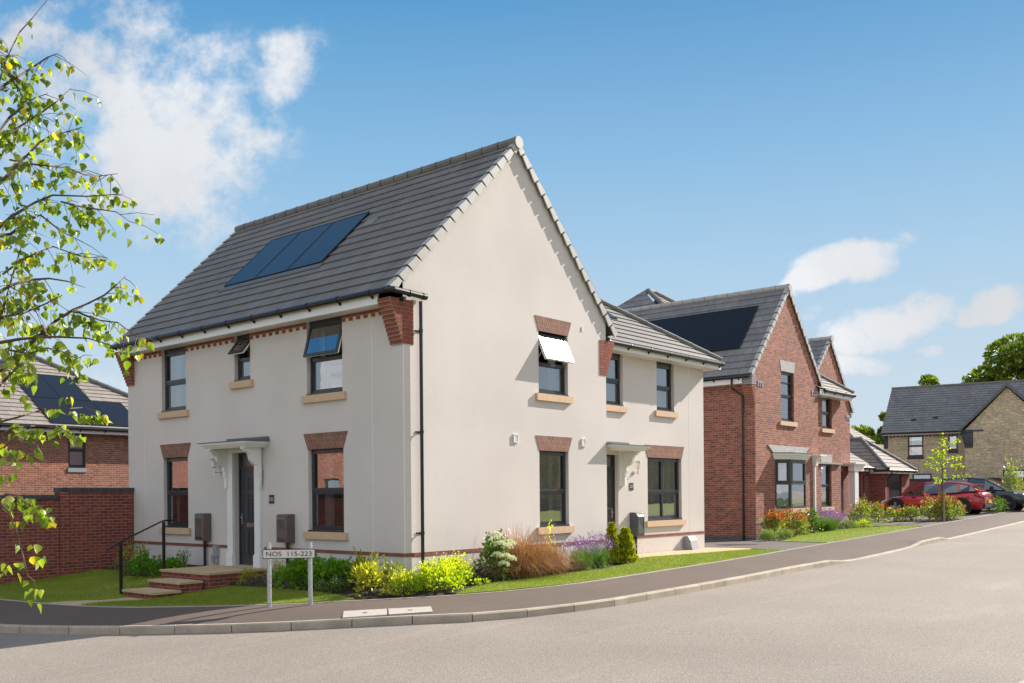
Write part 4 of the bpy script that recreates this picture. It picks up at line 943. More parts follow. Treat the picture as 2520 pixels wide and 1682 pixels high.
mb=MB(); mb.fb(G3,33.05,33.4,.2,2.5,.3,.55); mb.fb(G3,33.0,33.45,.2,.5,.28,.58); mb.build('porch_column','white',B2)
mb=MB(); mb.fb(G3,33.45,33.6,.2,2.5,.25,.52); mb.build('porch_column','white',B2)
mb=MB(); mb.fb(G3,32.2,33.0,.2,2.45,-.02,.02); mb.build('door','dark',B2)
# ------------------------------------------------------------------ garages
GA=thing('garage','brick garage with hipped brown tile roof and dark door behind the red car','garage',(40,5,.5))
GB=thing('garage','lower brick garage with dark door between the white porch and the hipped garage','garage',(36,5.5,.5))
FA=FY(4.62); LAx=Fr((38.45,0,0),(0,-1,0),(-1,0,0)); FB=FY(5.42)
mb=MB(); wall(mb,FA,38.45,42.2,.2,2.6,[(38.95,40.95,.3,2.42,.08)]); wall(mb,LAx,-11,-4.62,.2,2.6); quad_wall(mb,(42.2,4.62,.2),(42.2,11,.2),(42.2,11,2.6),(42.2,4.62,2.6)); mb.build('wall','brick',GA)
def gdoor(F,a,b,z0,z1,h):
    mb=MB(); mb.fb(F,a,b,z0,z1,-.1,-.07); n=int((b-a)/.12)
    for k in range(n): mb.fb(F,a+(b-a)*k/n+.008,a+(b-a)*(k+1)/n-.008,z0,z1-.06,-.07,-.055)
    d=mb.build('garage_door','dark',h); mb=MB(); mb.fb(F,(a+b)/2-.06,(a+b)/2+.06,z0+.85,z0+.92,-.055,-.02); mb.build('door_handle','chrome',d)
gdoor(FA,38.95,40.95,.3,2.42,GA)
q=2.2; hz2=2.62; pt=.78; sv=V((0,1,pt)); lg=sv.length*q
mb=MB(); roof_slope(mb,(38.2,4.37,hz2),V((1,0,0)),sv,[(0,0),(4.4,0),(2.2,lg)],.33); roof_slope(mb,(38.2,11,hz2),V((0,-1,0)),V((1,0,pt)),[(0,0),(6.63,0),(6.63-2.2,lg),(0,lg)],.33); roof_slope(mb,(42.6,4.37,hz2),V((0,1,0)),V((-1,0,pt)),[(0,0),(6.63,0),(6.63,lg),(2.2,lg)],.33); ra=mb.build('roof','tile_brown',GA)
mb=MB(); ridge_line(mb,(38.22,4.4,hz2+.07),(40.4,6.57,hz2+.08+q*pt),.1); ridge_line(mb,(42.58,4.4,hz2+.07),(40.4,6.57,hz2+.08+q*pt),.1); ridge_line(mb,(40.4,6.57,hz2+.08+q*pt),(40.4,11,hz2+.08+q*pt),.1); mb.build('ridge_tiles','ridge',ra)
mb=MB(); mb.box(38.25,42.5,4.40,4.42,2.45,2.6); mb.box(38.25,38.27,4.42,8,2.45,2.6); mb.build('fascia','white',GA)
mb=MB(); gutter(mb,(38.2,4.34,2.6),(42.6,4.34,2.6),out=V((0,-1,0))); gutter(mb,(38.19,4.34,2.6),(38.19,5.1,2.6),out=V((-1,0,0)),brk=False); mb.build('gutter','black',GA)
mb=MB(); mb.tube([(38.75,4.36,2.58),(38.75,4.36,2.4),(38.6,4.54,2.2),(38.6,4.54,.3)],.035,8); mb.build('downpipe','black',GA)
mb=MB(); wall(mb,FB,33.95,38.44,.1,2.75,[(35.2,37.2,.25,2.5,.08)]); mb.build('wall','brick',GB); gdoor(FB,35.2,37.2,.25,2.5,GB)
mb=MB(); roof_slope(mb,(33.9,5.1,2.75),V((1,0,0)),V((0,1,.62)),[(0,0),(4.55,0),(4.55,2.6),(0,2.6)],.33); rb=mb.build('roof','tile_brown',GB)
mb=MB(); mb.box(33.9,38.2,5.12,5.14,2.56,2.72); mb.box(33.9,38.2,5.14,5.42,2.56,2.575); mb.build('fascia','white',GB)
mb=MB(); gutter(mb,(33.9,5.05,2.72),(38.2,5.05,2.72),out=V((0,-1,0))); mb.build('gutter','black',GB)
mb=MB(); mb.tube([(37.5,5.08,2.68),(37.5,5.08,2.5),(37.45,5.36,2.3),(37.45,5.36,.3)],.035,8); mb.build('downpipe','black',GB)
# ------------------------------------------------------------------ buff stone house and boundary wall
c0=V((49.48,6.6,0)); U0=V((.17,-.985,0)).normalized(); N0=V((-.985,-.17,0)).normalized()
ST1=thing('stone_house','buff stone house with long dark slate roof and projecting gable on the far right','house',(49.5,6.6,.3))
FS=Fr(c0,U0,N0); FG=Fr(c0+N0*1.4,U0,N0)
mb=MB(); wall(mb,FS,-1.85,2.85,.0,5.1,[(-.46,.45,3.65,4.95),(1.85,2.38,3.97,4.93),(-.2,.9,1.3,2.6)]); wall(mb,FG,2.9,7.4,.0,5.1,[(4.9,6.2,1.3,2.72)],top=[(2.9,5.1),(7.4,5.1),(5.15,7.5)]); mb.poly([FS.p(2.9,0,0),FG.p(2.9,0),FG.p(2.9,5.1),FS.p(2.9,5.1)]); mb.poly([FS.p(-1.85,0),FS.p(-1.85,0,-9),FS.p(-1.85,5.1,-9),FS.p(-1.85,5.1)]); wall(mb,FS,7.4,14,0,5.1); mb.build('wall','stone',ST1)
sv=(Z*3.15-N0*4.2); mb=MB(); roof_slope(mb,FS.p(-1.98,5.15,.35),U0,sv,[(0,0),(16,0),(16,sv.length),(-.0,sv.length)],.27); rs=mb.build('roof','tile_far',ST1)
mb=MB(); ridge_line(mb,FS.p(-1.98,8.33,-3.85),FS.p(14,8.33,-3.85),.09); mb.build('ridge_tiles','ridge',rs)
gl=FG.p(2.62,5.15,.12); gr=FG.p(7.68,5.15,.12); ap=FG.p(5.15,7.75,.12); 
for A,s in ((gl,1),(gr,-1)):
    mb=MB(); vv=(ap-A); roof_slope(mb,A,-N0,vv,[(0,0),(5.6,0),(5.6,vv.length),(0,vv.length)],.27); rg2=mb.build('roof','tile_far',ST1)
    mb=MB(); mb.prism([A+N0*.02,A-Z*.16+N0*.02,ap-Z*.2+N0*.02,ap+Z*.04+N0*.02],N0*.05); mb.build('verge_caps','lead',rg2)
mb=MB(); mb.fb(FS,-1.9,2.75,5.0,5.12,.0,.3); mb.build('fascia','white',ST1)
mb=MB(); mb.tube([FS.p(-1.95,5.12,.38),FS.p(2.7,5.12,.38)],.06,8); mb.build('gutter','black',ST1)
mb=MB()
for k in range(20): mb.fb(FS,-1.5+.21*k,-1.4+.21*k,4.88,4.97,-.01,.02)
mb.build('dentil_course','corbel_blue',ST1)
mb=MB()
for k in range(9): mb.fb(FG,2.9-.03*k*1.0,3.35,4.05+.12*k,4.16+.12*k,-.3,.02)
mb.fb(FG,2.9,3.9,5.0,5.1,-.02,.022); mb.build('corbel','corbel_blue',ST1)
mb=MB(); mb.fb(FS,-1.87,-1.6,4.2,5.0,-.3,.01); mb.build('corbel','corbel_blue',ST1)
window(ST1,FS,-.46,.45,3.65,4.95,.5,rev=.04,sill='dark',bars=True,sd=.03,sill_ext=.03,covering=[('curtain',0,.2,0,1)]); window(ST1,FS,1.85,2.38,3.97,4.93,.0,rev=.04,sill='dark',sd=.03,sill_ext=.03)
window(ST1,FG,4.9,6.2,1.3,2.72,.5,rev=.04,sill='dark',sd=.03,sill_ext=.03); window(ST1,FS,-.2,.9,1.3,2.6,.5,rev=.04,sill='dark',sd=.03,sill_ext=.03)
for a,zz in ((-.35,5.9),(.9,6.0)):
    mb=MB(); mb.xbox(FS.p(a,zz,.35-(zz-5.15)*4.2/3.15),U0,sv.normalized(),U0.cross(sv).normalized(),(0,.28),(0,.2),(0,.05)); mb.build('roof_vent_tile','black',rs)
BWL=thing('boundary_wall','long red brick boundary wall with dark coping behind the parked cars','wall',(46,3,.4))
FW=Fr(c0+N0*4.2,U0,N0); mb=MB(); wall(mb,FW,-.8,9,.1,2.12); mb.poly([FW.p(-.8,.1),FW.p(-.8,.1,-.22),FW.p(-.8,2.1,-.22),FW.p(-.8,2.1)]); mb.fb(FW,-.8,9,2.1,2.12,-.22,0); mb.fb(FW,-.9,-.55,.1,2.12,-.25,.03); mb.build('brickwork','brick',BWL)
mb=MB()
for k in range(130): mb.fb(FW,-.85+.0755*k+.005,-.85+.0755*(k+1)-.005,2.12,2.24,-.25,.03)
mb.build('coping','corbel_blue',BWL)
# far hipped roof behind the garages
HH=thing('stone_house','distant hipped roof house rising above the garage roofs','house',(64,19,.5))
mb=MB(); mb.box(62.3,70,15.4,24,0,5.4); mb.build('wall','stone',HH); mb=MB()
sv2=V((0,1,.8)); roof_slope(mb,(61.9,15.0,5.5),V((1,0,0)),sv2,[(0,0),(4.2,0),(2.1,sv2.length*2.1)],.3); roof_slope(mb,(61.9,24,5.5),V((0,-1,0)),V((1,0,.8)),[(0,0),(9,0),(9-2.1,sv2.length*2.1),(0,sv2.length*2.1)],.3); r9=mb.build('roof','tile_brown',HH); mb=MB(); mb.box(61.95,66,15.02,15.05,5.25,5.45); mb.box(61.95,61.98,15.05,24,5.25,5.45); mb.build('fascia','white',HH)
# ------------------------------------------------------------------ brick house on the left
B3=thing('brick_house','brick house behind the garden wall with pale tiled hipped roof and solar panels','house',(5,22,-1))
F3=FY(22); mb=MB(); wall(mb,F3,-.1,9.6,-1.2,4.0,[(4.06,4.70,2.62,3.9)]); wall(mb,Fr((-.1,0,0),(0,-1,0),(-1,0,0)),-34,-22,-1.2,4.0); quad_wall(mb,(9.6,22,-1.2),(9.6,34,-1.2),(9.6,34,4),(9.6,22,4)); mb.build('wall','brick_far',B3)
window(B3,F3,4.06,4.70,2.62,3.9,.5,rev=.05,sill='greybox',sd=.03,sill_ext=.02)
sv=V((0,1,.6)); rr=5.2; ls=sv.length*rr; X0=-.4; X1=10.0
mb=MB(); roof_slope(mb,(X0,21.6,4.1),V((1,0,0)),sv,[(0,0),(X1-X0,0),(rr+.0,ls)],.33); roof_slope(mb,(X0,36,4.1),V((0,-1,0)),V((1,0,.6)),[(0,0),(14.4,0),(14.4-rr,ls),(0,ls)],.33); r4=mb.build('roof','tile_brown',B3)
mb=MB(); ridge_line(mb,(X1,21.6,4.16),(X0+rr,21.6+rr,4.16+rr*.6),.1); ridge_line(mb,(X0,21.6,4.16),(X0+rr,21.6+rr,4.16+rr*.6),.1); ridge_line(mb,(X0+rr,21.6+rr,4.16+rr*.6),(X0+rr,36,4.16+rr*.6),.1); mb.build('ridge_tiles','ridge',r4)
mb=MB(); mb.box(X0+.05,X1-.05,21.64,21.67,3.88,4.08); mb.box(X0+.05,X1-.05,21.67,21.999,3.88,3.895); mb.build('fascia','white',B3)
mb=MB(); gutter(mb,(X0,21.57,4.04),(X1,21.57,4.04),out=V((0,-1,0))); mb.build('gutter','black',B3)
sn=sv.normalized(); k=sv.length
solar(B3,(X0,21.6,4.1),V((1,0,0)),sv,[(3.66-.0,4.82,2.28,4.4),(4.84,6.05,2.28,4.4),(3.70,4.85,.15,2.25),(4.87,6.0,.15,2.25),(6.02,7.2,.15,2.25)] and [(3.75,4.9,2.2,4.3),(4.92,6.05,2.2,4.3),(3.75,4.9,.13,2.17),(4.92,6.05,.13,2.17),(6.07,7.25,.13,2.17)],'solar_dark')
B4=thing('brick_house','distant house showing only a pale roof end above the solar roof on the left','house',(9,40,-1)); mb=MB(); mb.box(2,12.6,36.3,44,-1.5,6.6); mb.build('wall','brick_far',B4); mb=MB(); roof_slope(mb,(2,35.9,6.7),V((1,0,0)),V((0,1,.62)),[(0,0),(11.1,0),(10.6,2.2),(2,2.2)],.33); mb.build('roof','tile_brown',B4)
# opposite brick house (out of frame, seen mirrored in the front windows) 
B5=thing('brick_house','red brick house across the road, mirrored in the front windows','house',(-22,32,-1.4)); mb=MB(); FO=Fr((-18,0,0),(0,1,0),(1,0,0)); wall(mb,FO,18,44,-1.5,4.4,[(24,25,1,2.4),(29,30,1,2.4),(35,36,1,2.4)]); quad_wall(mb,(-26,18,-1.5),(-18,18,-1.5),(-18,18,4.4),(-26,18,4.4)); mb.build('wall','brick_mixed',B5)
mb=MB(); roof_slope(mb,(-17.6,18,4.4),V((0,1,0)),V((-1,0,.7)),[(0,0),(26,0),(26,4.5),(0,4.5)],.33); mb.build('roof','tile_brown',B5)
for a in (24,29,35): window(B5,FO,a,a+1,1,2.4,.5)
for bx,lab in ((4,'buff stone house across the road, mirrored in the gable window'),(26,'buff stone house across the road, mirrored in the recessed wing windows'),(48,'buff stone house across the road, mirrored in the brick house windows')):
    hb=thing('stone_house',lab,'house',(bx+7,-31,-.3)); mb=MB(); FZ=Fr((0,-27,0),(-1,0,0),(0,1,0)); wall(mb,FZ,-bx-14,-bx,-1,5.0,[(-bx-4,-bx-3,1,2.5),(-bx-10,-bx-9,1,2.5)]); mb.box(bx,bx+14,-35,-27.01,-1,5.0); mb.build('wall','stone',hb); mb=MB(); roof_slope(mb,(bx+14.3,-26.6,5.0),V((-1,0,0)),V((0,-1,.75)),[(0,0),(14.6,0),(14.6,4.6),(0,4.6)],.33); mb.build('roof','tile_far',hb)
    for q in (3,9): window(hb,FZ,-bx-q-1,-bx-q,1,2.5,.5)
# ------------------------------------------------------------------ cars
M['paint_red']=mat('red_paint',(.42,.012,.022),.25,metal=.2,coat=1); M['paint_black']=mat('blue_black_paint',(.012,.02,.03),.25,metal=.3,coat=1)
M['tyre']=mat('tyre',(.015,.015,.016),.85); M['rim']=mat('alloy_rim',(.30,.31,.33),.45,metal=.5); M['carglass']=glassmat('car_glass',(.10,.13,.15),1.8,.10); M['clad']=mat('black_cladding',(.014,.014,.016),.6)
M['tail']=mat('tail_lamp',(.25,.006,.01),.2,coat=1); M['lens']=mat('headlamp_lens',(.55,.58,.62),.15,coat=1); M['plate_y']=mat('yellow_plate',(.62,.42,.03),.5); M['plate_w']=mat('white_plate',(.7,.7,.7),.5)
def car(name,label,paint,L,Wd,H0,prof_low,prof_top,glass,arches,loc,rz,suv=False):
    """profile in x (nose +L/2), z. body = smooth loft across the width"""
    t=thing(name,label,'car',(0,0,0),world=False)
    hw=Wd/2
    def interp2(P,x):
        if x<=P[0][0]: return P[0][1]
        for a,b in zip(P,P[1:]):
            if x<=b[0]: s=(x-a[0])/(b[0]-a[0]); s2=s*s*(3-2*s); s=.5*s+.5*s2; return a[1]+(b[1]-a[1])*s
        return P[-1][1]
    n=44; rings=[]
    for i in range(n+1):
        x=-L/2+L*i/n; zt=interp2(prof_top,x); zb=interp2(prof_low,x)
        e=abs(x)/(L/2); w=hw*(1-.15*max(0,(e-.72)/.28)**2)
        zc=zb+(zt-zb)
        ring_=[(0,zb),(w*.86,zb),(w*.985,zb+.10),(w,zb+(zt-zb)*.45),(w*.985,zb+(zt-zb)*.72),(w*.93,zb+(zt-zb)*.90),(w*.74,zt-.012),(w*.4,zt+.014),(0,zt+.022)]
        rings.append([V((x,y,z)) for y,z in ring_])
    mb=MB(); m=len(rings[0])
    for s in (1,-1):
        base=len(mb.v)
        for r in rings:
            for p in r: mb.v.append((p.x,p.y*s,p.z))
        for i in range(n):
            for j in range(m-1):
                a=base+i*m+j; q=[a,a+1,a+m+1,a+m]; mb.f.append(tuple(q if s<0 else q[::-1])); mb.m.append(0); mb.u.append(None)
        for i,e in ((0,1),(n,-1)):
            q=[base+i*m+j for j in range(m)]; mb.f.append(tuple(q if s*e>0 else q[::-1])); mb.m.append(0); mb.u.append(None)
    body=mb.build('body',paint,t,smooth=True)
    # cabin: stations (x, z_base, z_top, halfwidth base, halfwidth top)
    mb=MB(); st=glass['st']; k=len(st)
    for s in (1,-1):
        for (xa,ba,ta,wa,va),(xb,bb,tb,wb,vb) in zip(st,st[1:]):
            mb.poly([V((xa,s*wa,ba)),V((xb,s*wb,bb)),V((xb,s*vb,tb)),V((xa,s*va,ta))][::s])
    a=st[0]; b=st[-1]
    mb.poly([V((a[0],-a[3],a[1])),V((a[0],a[3],a[1])),V((a[0],a[4],a[2])),V((a[0],-a[4],a[2]))]) if abs(a[2]-a[1])>.01 else None
    # windscreens between first/second and last two stations are sloped faces
    for (p,q) in ((st[0],st[1]),(st[-1],st[-2])):
        mb.poly([V((p[0],-p[4],p[2]+.002)),V((q[0],-q[4],q[2]+.002)),V((q[0],q[4],q[2]+.002)),V((p[0],p[4],p[2]+.002))])
    g=mb.build('window_glass','carglass',t)
    # roof skin and pillars
    mb=MB(); rs=st[1:-1]
    for (p,q) in zip(rs,rs[1:]):
        for s in (1,-1):
            mb.poly([V((p[0],s*p[4],p[2]+.0)),V((q[0],s*q[4],q[2]+.0)),V((q[0],s*q[4]*.72,q[2]+.055)),V((p[0],s*p[4]*.72,p[2]+.055))])
        mb.poly([V((p[0],p[4]*.72,p[2]+.055)),V((q[0],q[4]*.72,q[2]+.055)),V((q[0],-q[4]*.72,q[2]+.055)),V((p[0],-p[4]*.72,p[2]+.055))])
    for s in (1,-1):
        mb.tube([V((p[0],s*(p[4]+.004),p[2])) for p in st],.033,6)
        for xx,x2 in glass['pillars']:
            def at(x,top):
                for p,q in zip(st,st[1:]):
                    lo,hi=sorted((p[0],q[0]))
                    if lo<=x<=hi: f=(x-p[0])/(q[0]-p[0]) if q[0]!=p[0] else 0; return V((x,s*((p[4] if top else p[3])*(1-f)+(q[4] if top else q[3])*f+.006),(p[2] if top else p[1])*(1-f)+(q[2] if top else q[1])*f))
            mb.tube([at(xx,False),at(x2,True)],.035,6)
    for p,q in zip(rs[:1]+rs[-1:],(st[0],st[-1])): mb.poly([V((p[0],p[4]*.9,p[2]+.01)),V((p[0],-p[4]*.9,p[2]+.01)),V((p[0],-p[4]*.72,p[2]+.055)),V((p[0],p[4]*.72,p[2]+.055))])
    mb.build('roof_panel',paint,t,smooth=False)
    wr=.36
    for ax in arches:
        for s in (1,-1):
            mb=MB(); mb.tube([V((ax,s*(hw-.12),wr+.02)),V((ax,s*(hw+.004),wr+.02))],wr+.075,26); a=mb.build('wheel_arch','clad',t)
            mb=MB(); mb.tube([V((ax,s*(hw-.16),wr)),V((ax,s*(hw-.02),wr)),V((ax,s*(hw+.012),wr))],[wr,wr,wr-.03],28); w=mb.build('wheel','tyre',t)
            mb=MB(); mb.tube([V((ax,s*(hw+.005),wr)),V((ax,s*(hw+.022),wr))],[wr*.72,wr*.70],24,0)
            mb.build('rim','clad',w); mb=MB()
            for q in range(5):
                an=q*2*PI/5+.3; d=V((math.cos(an),0,math.sin(an))); e=V((-math.sin(an),0,math.cos(an))); c=V((ax,s*(hw+.024),wr))
                mb.prism([c+d*.04-e*.035,c+d*wr*.7-e*.06,c+d*wr*.7+e*.045,c+d*.04+e*.035],V((0,s*.012,0)))
            mb.tube([V((ax,s*(hw+.024),wr)),V((ax,s*(hw+.04),wr))],.06,12); mb.build('spokes','meter_grey' if suv else 'rim',w)
    for s in (1,-1):
        mb=MB(); x=glass['mirror']; zz=interp2(prof_top,x)+.07
        mb.prism([V((x-.10,s*(hw-.02),zz-.06)),V((x+.10,s*(hw-.02),zz-.05)),V((x+.06,s*(hw-.02),zz+.08)),V((x-.08,s*(hw-.02),zz+.09))],V((0,s*.2,0))); mb.build('wing_mirror','clad' if not suv else paint,t)
    t.location=loc; t.rotation_euler=(0,0,rz); return t,hw,L
# red crossover, nose towards the garages (+y)
pt=[(-2.35,.92),(-2.25,1.03),(-1.7,1.08),(-.6,1.0),(.5,.96),(1.0,.95),(1.6,.86),(2.1,.70),(2.35,.52)]
pl_=[(-2.35,.42),(-2.1,.26),(-1.0,.2),(1.0,.2),(2.1,.22),(2.35,.34)]
gl_=dict(st=[(1.25,.93,.94,.74,.72),(.25,.99,1.47,.86,.60),(-.35,1.0,1.52,.87,.60),(-1.2,1.04,1.47,.86,.58),(-1.72,1.09,1.36,.82,.56),(-2.05,1.10,1.12,.74,.70)],pillars=[(-.42,-.42),(-1.35,-1.2)],mirror=.72)
c1,hw,L1=car('parked_car','red crossover car parked nose in towards the garages','paint_red',4.7,1.88,1.56,pl_,pt,gl_,(1.48,-1.42),(34.95,1.12,.40),PI/2)
def cpart(t,name,m,fn): mb=MB(); fn(mb); return mb.build(name,m,t)
for s in (1,-1):
    cpart(c1,'tail_lamp','tail',lambda mb:mb.prism([V((-2.36,s*.86,.80)),V((-2.20,s*.93,.93)),V((-1.95,s*.945,.98)),V((-2.12,s*.945,.86))],V((0,-s*.12,0))))
    cpart(c1,'headlight','lens',lambda mb:mb.prism([V((2.22,s*.82,.62)),V((1.95,s*.90,.76)),V((1.88,s*.90,.70)),V((2.15,s*.84,.57))],V((0,s*.012,0))))
    cpart(c1,'sill_trim','clad',lambda mb:mb.fb(Fr((0,s*.93,0),(1,0,0),(0,s,0)),-1.05,1.1,.2,.33,-.03,.014))
cpart(c1,'tail_light_bar','tail',lambda mb:mb.box(-2.365,-2.34,-.80,.80,.84,.88))
cpart(c1,'rear_bumper','clad',lambda mb:mb.prism([V((-2.38,-.72,.36)),V((-2.38,.72,.36)),V((-2.38,.80,.56)),V((-2.38,-.80,.56))],V((.14,0,0))))
cpart(c1,'number_plate','plate_y',lambda mb:mb.box(-2.395,-2.38,-.26,.26,.58,.69))
cpart(c1,'rear_spoiler','paint_red',lambda mb:mb.prism([V((-1.75,-.56,1.42)),V((-1.75,.56,1.42)),V((-2.0,.5,1.39)),V((-2.0,-.5,1.39))],V((0,0,.03))))
# dark suv, nose towards the road (-y)
pt2=[(-2.3,1.05),(-1.6,1.1),(.4,1.06),(1.05,1.06),(1.7,1.0),(2.15,.88),(2.3,.70)]
pl2=[(-2.3,.45),(-2.0,.3),(2.0,.3),(2.3,.42)]
gl2=dict(st=[(1.35,1.04,1.06,.74,.72),(.45,1.08,1.56,.85,.62),(-.3,1.1,1.64,.86,.62),(-1.6,1.12,1.60,.85,.60),(-2.05,1.12,1.5,.82,.58),(-2.25,1.12,1.14,.78,.7)],pillars=[(-.3,-.3),(-1.3,-1.3)],mirror=.85)
c2,hw,L2=car('parked_car','dark blue black SUV parked nose out behind the red car','paint_black',4.6,1.84,1.68,pl2,pt2,gl2,(1.42,-1.30),(39.0,.25,.50),-PI/2,True)
for s in (1,-1):
    cpart(c2,'headlight','lens',lambda mb:mb.prism([V((2.20,s*.55,.84)),V((1.75,s*.905,.97)),V((1.80,s*.905,.86)),V((2.24,s*.6,.75))],V((.02,s*.012,0))))
    cpart(c2,'fog_lamp','lens',lambda mb:mb.prism([V((2.28,s*.5,.52)),V((2.18,s*.80,.55)),V((2.19,s*.80,.49)),V((2.30,s*.5,.47))],V((.015,s*.01,0))))
cpart(c2,'grille','chrome',lambda mb:(mb.box(2.27,2.31,-.48,.48,.80,.83),mb.box(2.29,2.32,-.45,.45,.73,.75)))
cpart(c2,'front_bumper','rim',lambda mb:mb.box(2.2,2.34,-.6,.6,.33,.40)); cpart(c2,'number_plate','plate_w',lambda mb:mb.box(2.31,2.33,-.26,.26,.55,.66))
# ------------------------------------------------------------------ plants
def leaves(name,pts,nrm,size,matn,parent,asp=.5,fold=.25,jit=.35):
    """pts Nx3, nrm Nx3 leaf axis direction; diamond leaves with a crease"""
    n=len(pts); d=nrm+rng.normal(0,jit,(n,3)); d/=np.linalg.norm(d,axis=1)[:,None]+1e-9
    r=rng.normal(0,1,(n,3)); s=np.cross(d,r); s/=np.linalg.norm(s,axis=1)[:,None]+1e-9; u=np.cross(s,d)
    sz=(size*rng.uniform(.65,1.25,n))[:,None]; w=sz*asp*.5
    b=pts; t=pts+d*sz-u*sz*.12; m1=pts+d*sz*.42+s*w-u*sz*fold*.3; m2_=pts+d*sz*.42-s*w-u*sz*fold*.3; c=pts+d*sz*.5+u*sz*.03
    v=np.stack([b,m1,t,m2_,c],1).reshape(-1,3); i=np.arange(n)*5
    f=np.concatenate([np.stack([i,i+1,i+4],1),np.stack([i+1,i+2,i+4],1),np.stack([i+2,i+3,i+4],1),np.stack([i+3,i,i+4],1)])
    me=bpy.data.meshes.new(name); me.vertices.add(len(v)); me.vertices.foreach_set('co',v.ravel()); me.loops.add(f.size); me.loops.foreach_set('vertex_index',f.ravel().astype(np.int32)); me.polygons.add(len(f)); me.polygons.foreach_set('loop_start',np.arange(len(f),dtype=np.int32)*3); me.polygons.foreach_set('loop_total',np.full(len(f),3,dtype=np.int32)); me.update(calc_edges=True); me.validate()
    me.materials.append(M[matn]); o=bpy.data.objects.new(name,me); C.objects.link(o); o.parent=parent
    return o
LM={'yellow':[(.58,.54,.02),(.72,.64,.035),(.40,.44,.02),(.80,.74,.06)],'laurel':[(.16,.22,.02),(.30,.30,.035),(.45,.40,.06),(.10,.17,.02)],'geranium':[(.08,.20,.012),(.12,.26,.018),(.17,.30,.02)],
 'greygreen':[(.10,.15,.08),(.14,.19,.11)],'green':[(.06,.12,.02),(.10,.19,.03),(.16,.25,.04)],'darkgreen':[(.022,.05,.013),(.045,.085,.02),(.07,.11,.02)],'red':[(.36,.015,.012),(.46,.03,.02),(.22,.02,.015),(.42,.08,.03)],
 'photinia':[(.12,.20,.03),(.24,.30,.05),(.42,.44,.14),(.08,.13,.02)],'purpleleaf':[(.035,.02,.025),(.06,.035,.04),(.045,.05,.03)],'lavgreen':[(.10,.20,.05),(.15,.28,.06),(.20,.30,.12)],'violet':[(.22,.09,.46),(.32,.16,.58),(.16,.06,.34)],
 'gold':[(.52,.46,.012),(.34,.36,.015),(.20,.24,.02)],'white':[(.75,.75,.62),(.65,.68,.45),(.8,.78,.7)],'bronze':[(.38,.17,.065),(.50,.26,.12),(.26,.11,.045),(.56,.38,.22)],'lime':[(.30,.40,.015),(.42,.50,.025),(.20,.32,.015)],
 'tree':[(.08,.135,.016),(.15,.21,.022),(.29,.33,.04)],'birch':[(.09,.16,.012),(.18,.25,.02),(.33,.40,.045),(.06,.10,.015),(.14,.21,.02),(.25,.32,.03),(.40,.46,.10),(.08,.14,.02),(.22,.29,.03),(.60,.42,.03)],'hebe':[(.20,.26,.08),(.27,.32,.12),(.15,.20,.07)],'varieg':[(.35,.38,.12),(.15,.20,.05),(.5,.5,.25)]}
for k,v in LM.items(): M['lf_'+k]=leafmat('leaf_'+k,v,(.5 if k in('birch','yellow','lime','red') else .3) if k not in('white','bronze') else .15,.38,.5)
M['stem']=mat('stem',(.12,.13,.04),.8); M['woodstem']=mat('wood_stem',(.10,.07,.045),.9)
def shrub(label,cat,loc,rx,ry,h,n,size,lm,asp=.5,top=None,group=None,name='shrub',stems=9,shape=1.0,low=.12,clump=14,up=.5,rz=0):
    t=thing(name,label,cat,(0,0,0),group,world=False)
    # stems
    tips=[]; mb=MB()
    for i in range(stems):
        an=random.uniform(0,2*PI); rr=random.uniform(.3,.95); tip=V((math.cos(an)*rx*rr*.8,math.sin(an)*ry*rr*.8,h*(1-.45*rr*rr)*random.uniform(.7,1))); mid=tip*.5+V((0,0,h*.08)); mb.tube([(tip.x*.12,tip.y*.12,0),mid,tip],[.009,.006,.003],5); tips.append(tip)
    mb.build('stems','woodstem' if lm in('photinia','laurel') else 'stem',t)
    # clump centres through the dome volume, leaves around each
    cc=[]
    for i in range(clump):
        an=random.uniform(0,2*PI); rr=math.sqrt(random.uniform(0,1))*.86; zz=h*math.sqrt(max(.03,1-rr**2*.95))*random.uniform(low+.15,.9); cc.append((math.cos(an)*rx*rr,math.sin(an)*ry*rr,zz))
    cc+= [tuple(p) for p in tips]; cc=np.array(cc)
    idx=rng.integers(0,len(cc),n); sp=np.array([rx,ry,h])*.21*shape; g=rng.normal(0,1,(n,3)); P=cc[idx]+g*sp*.8; P[:,2]=np.maximum(P[:,2],.015+.03*rng.random(n))
    d=P-np.array([0,0,h*.25]); d/=np.linalg.norm(d,axis=1)[:,None]+1e-9; d=d*.7+g/np.linalg.norm(g,axis=1)[:,None]*.5; d[:,2]+=up
    leaves('foliage',P,d,size,'lf_'+lm,t,asp)
    if top:
        lm2,frac,sz2,kind=top; m=int(n*frac); hi=cc[np.argsort(-cc[:,2])[:max(4,len(cc)//2)]]; idx=rng.integers(0,len(hi),m); g=rng.normal(0,1,(m,3)); P=hi[idx]+g*sp*.7+np.array([0,0,h*.14]); d=g*.4+np.array([0,0,1.0]); leaves(kind,P,d,sz2,'lf_'+lm2,t,asp)
    t.location=(loc[0],loc[1],zl(loc[0],loc[1])+.0 if len(loc)<3 else loc[2]); t.rotation_euler=(0,0,rz); return t
def flowers(t,centres,r,n,size,lm):
    P=[];D=[]
    for c in centres:
        g=rng.normal(0,1,(n,3)); g/=np.linalg.norm(g,axis=1)[:,None]; g[:,2]=np.abs(g[:,2])*.9-.15; P.append(np.array(c)+g*r*np.array([1,1,.75])); D.append(g)
    return leaves('flowers',np.concatenate(P),np.concatenate(D),size,'lf_'+lm,t,1.0,jit=.8)
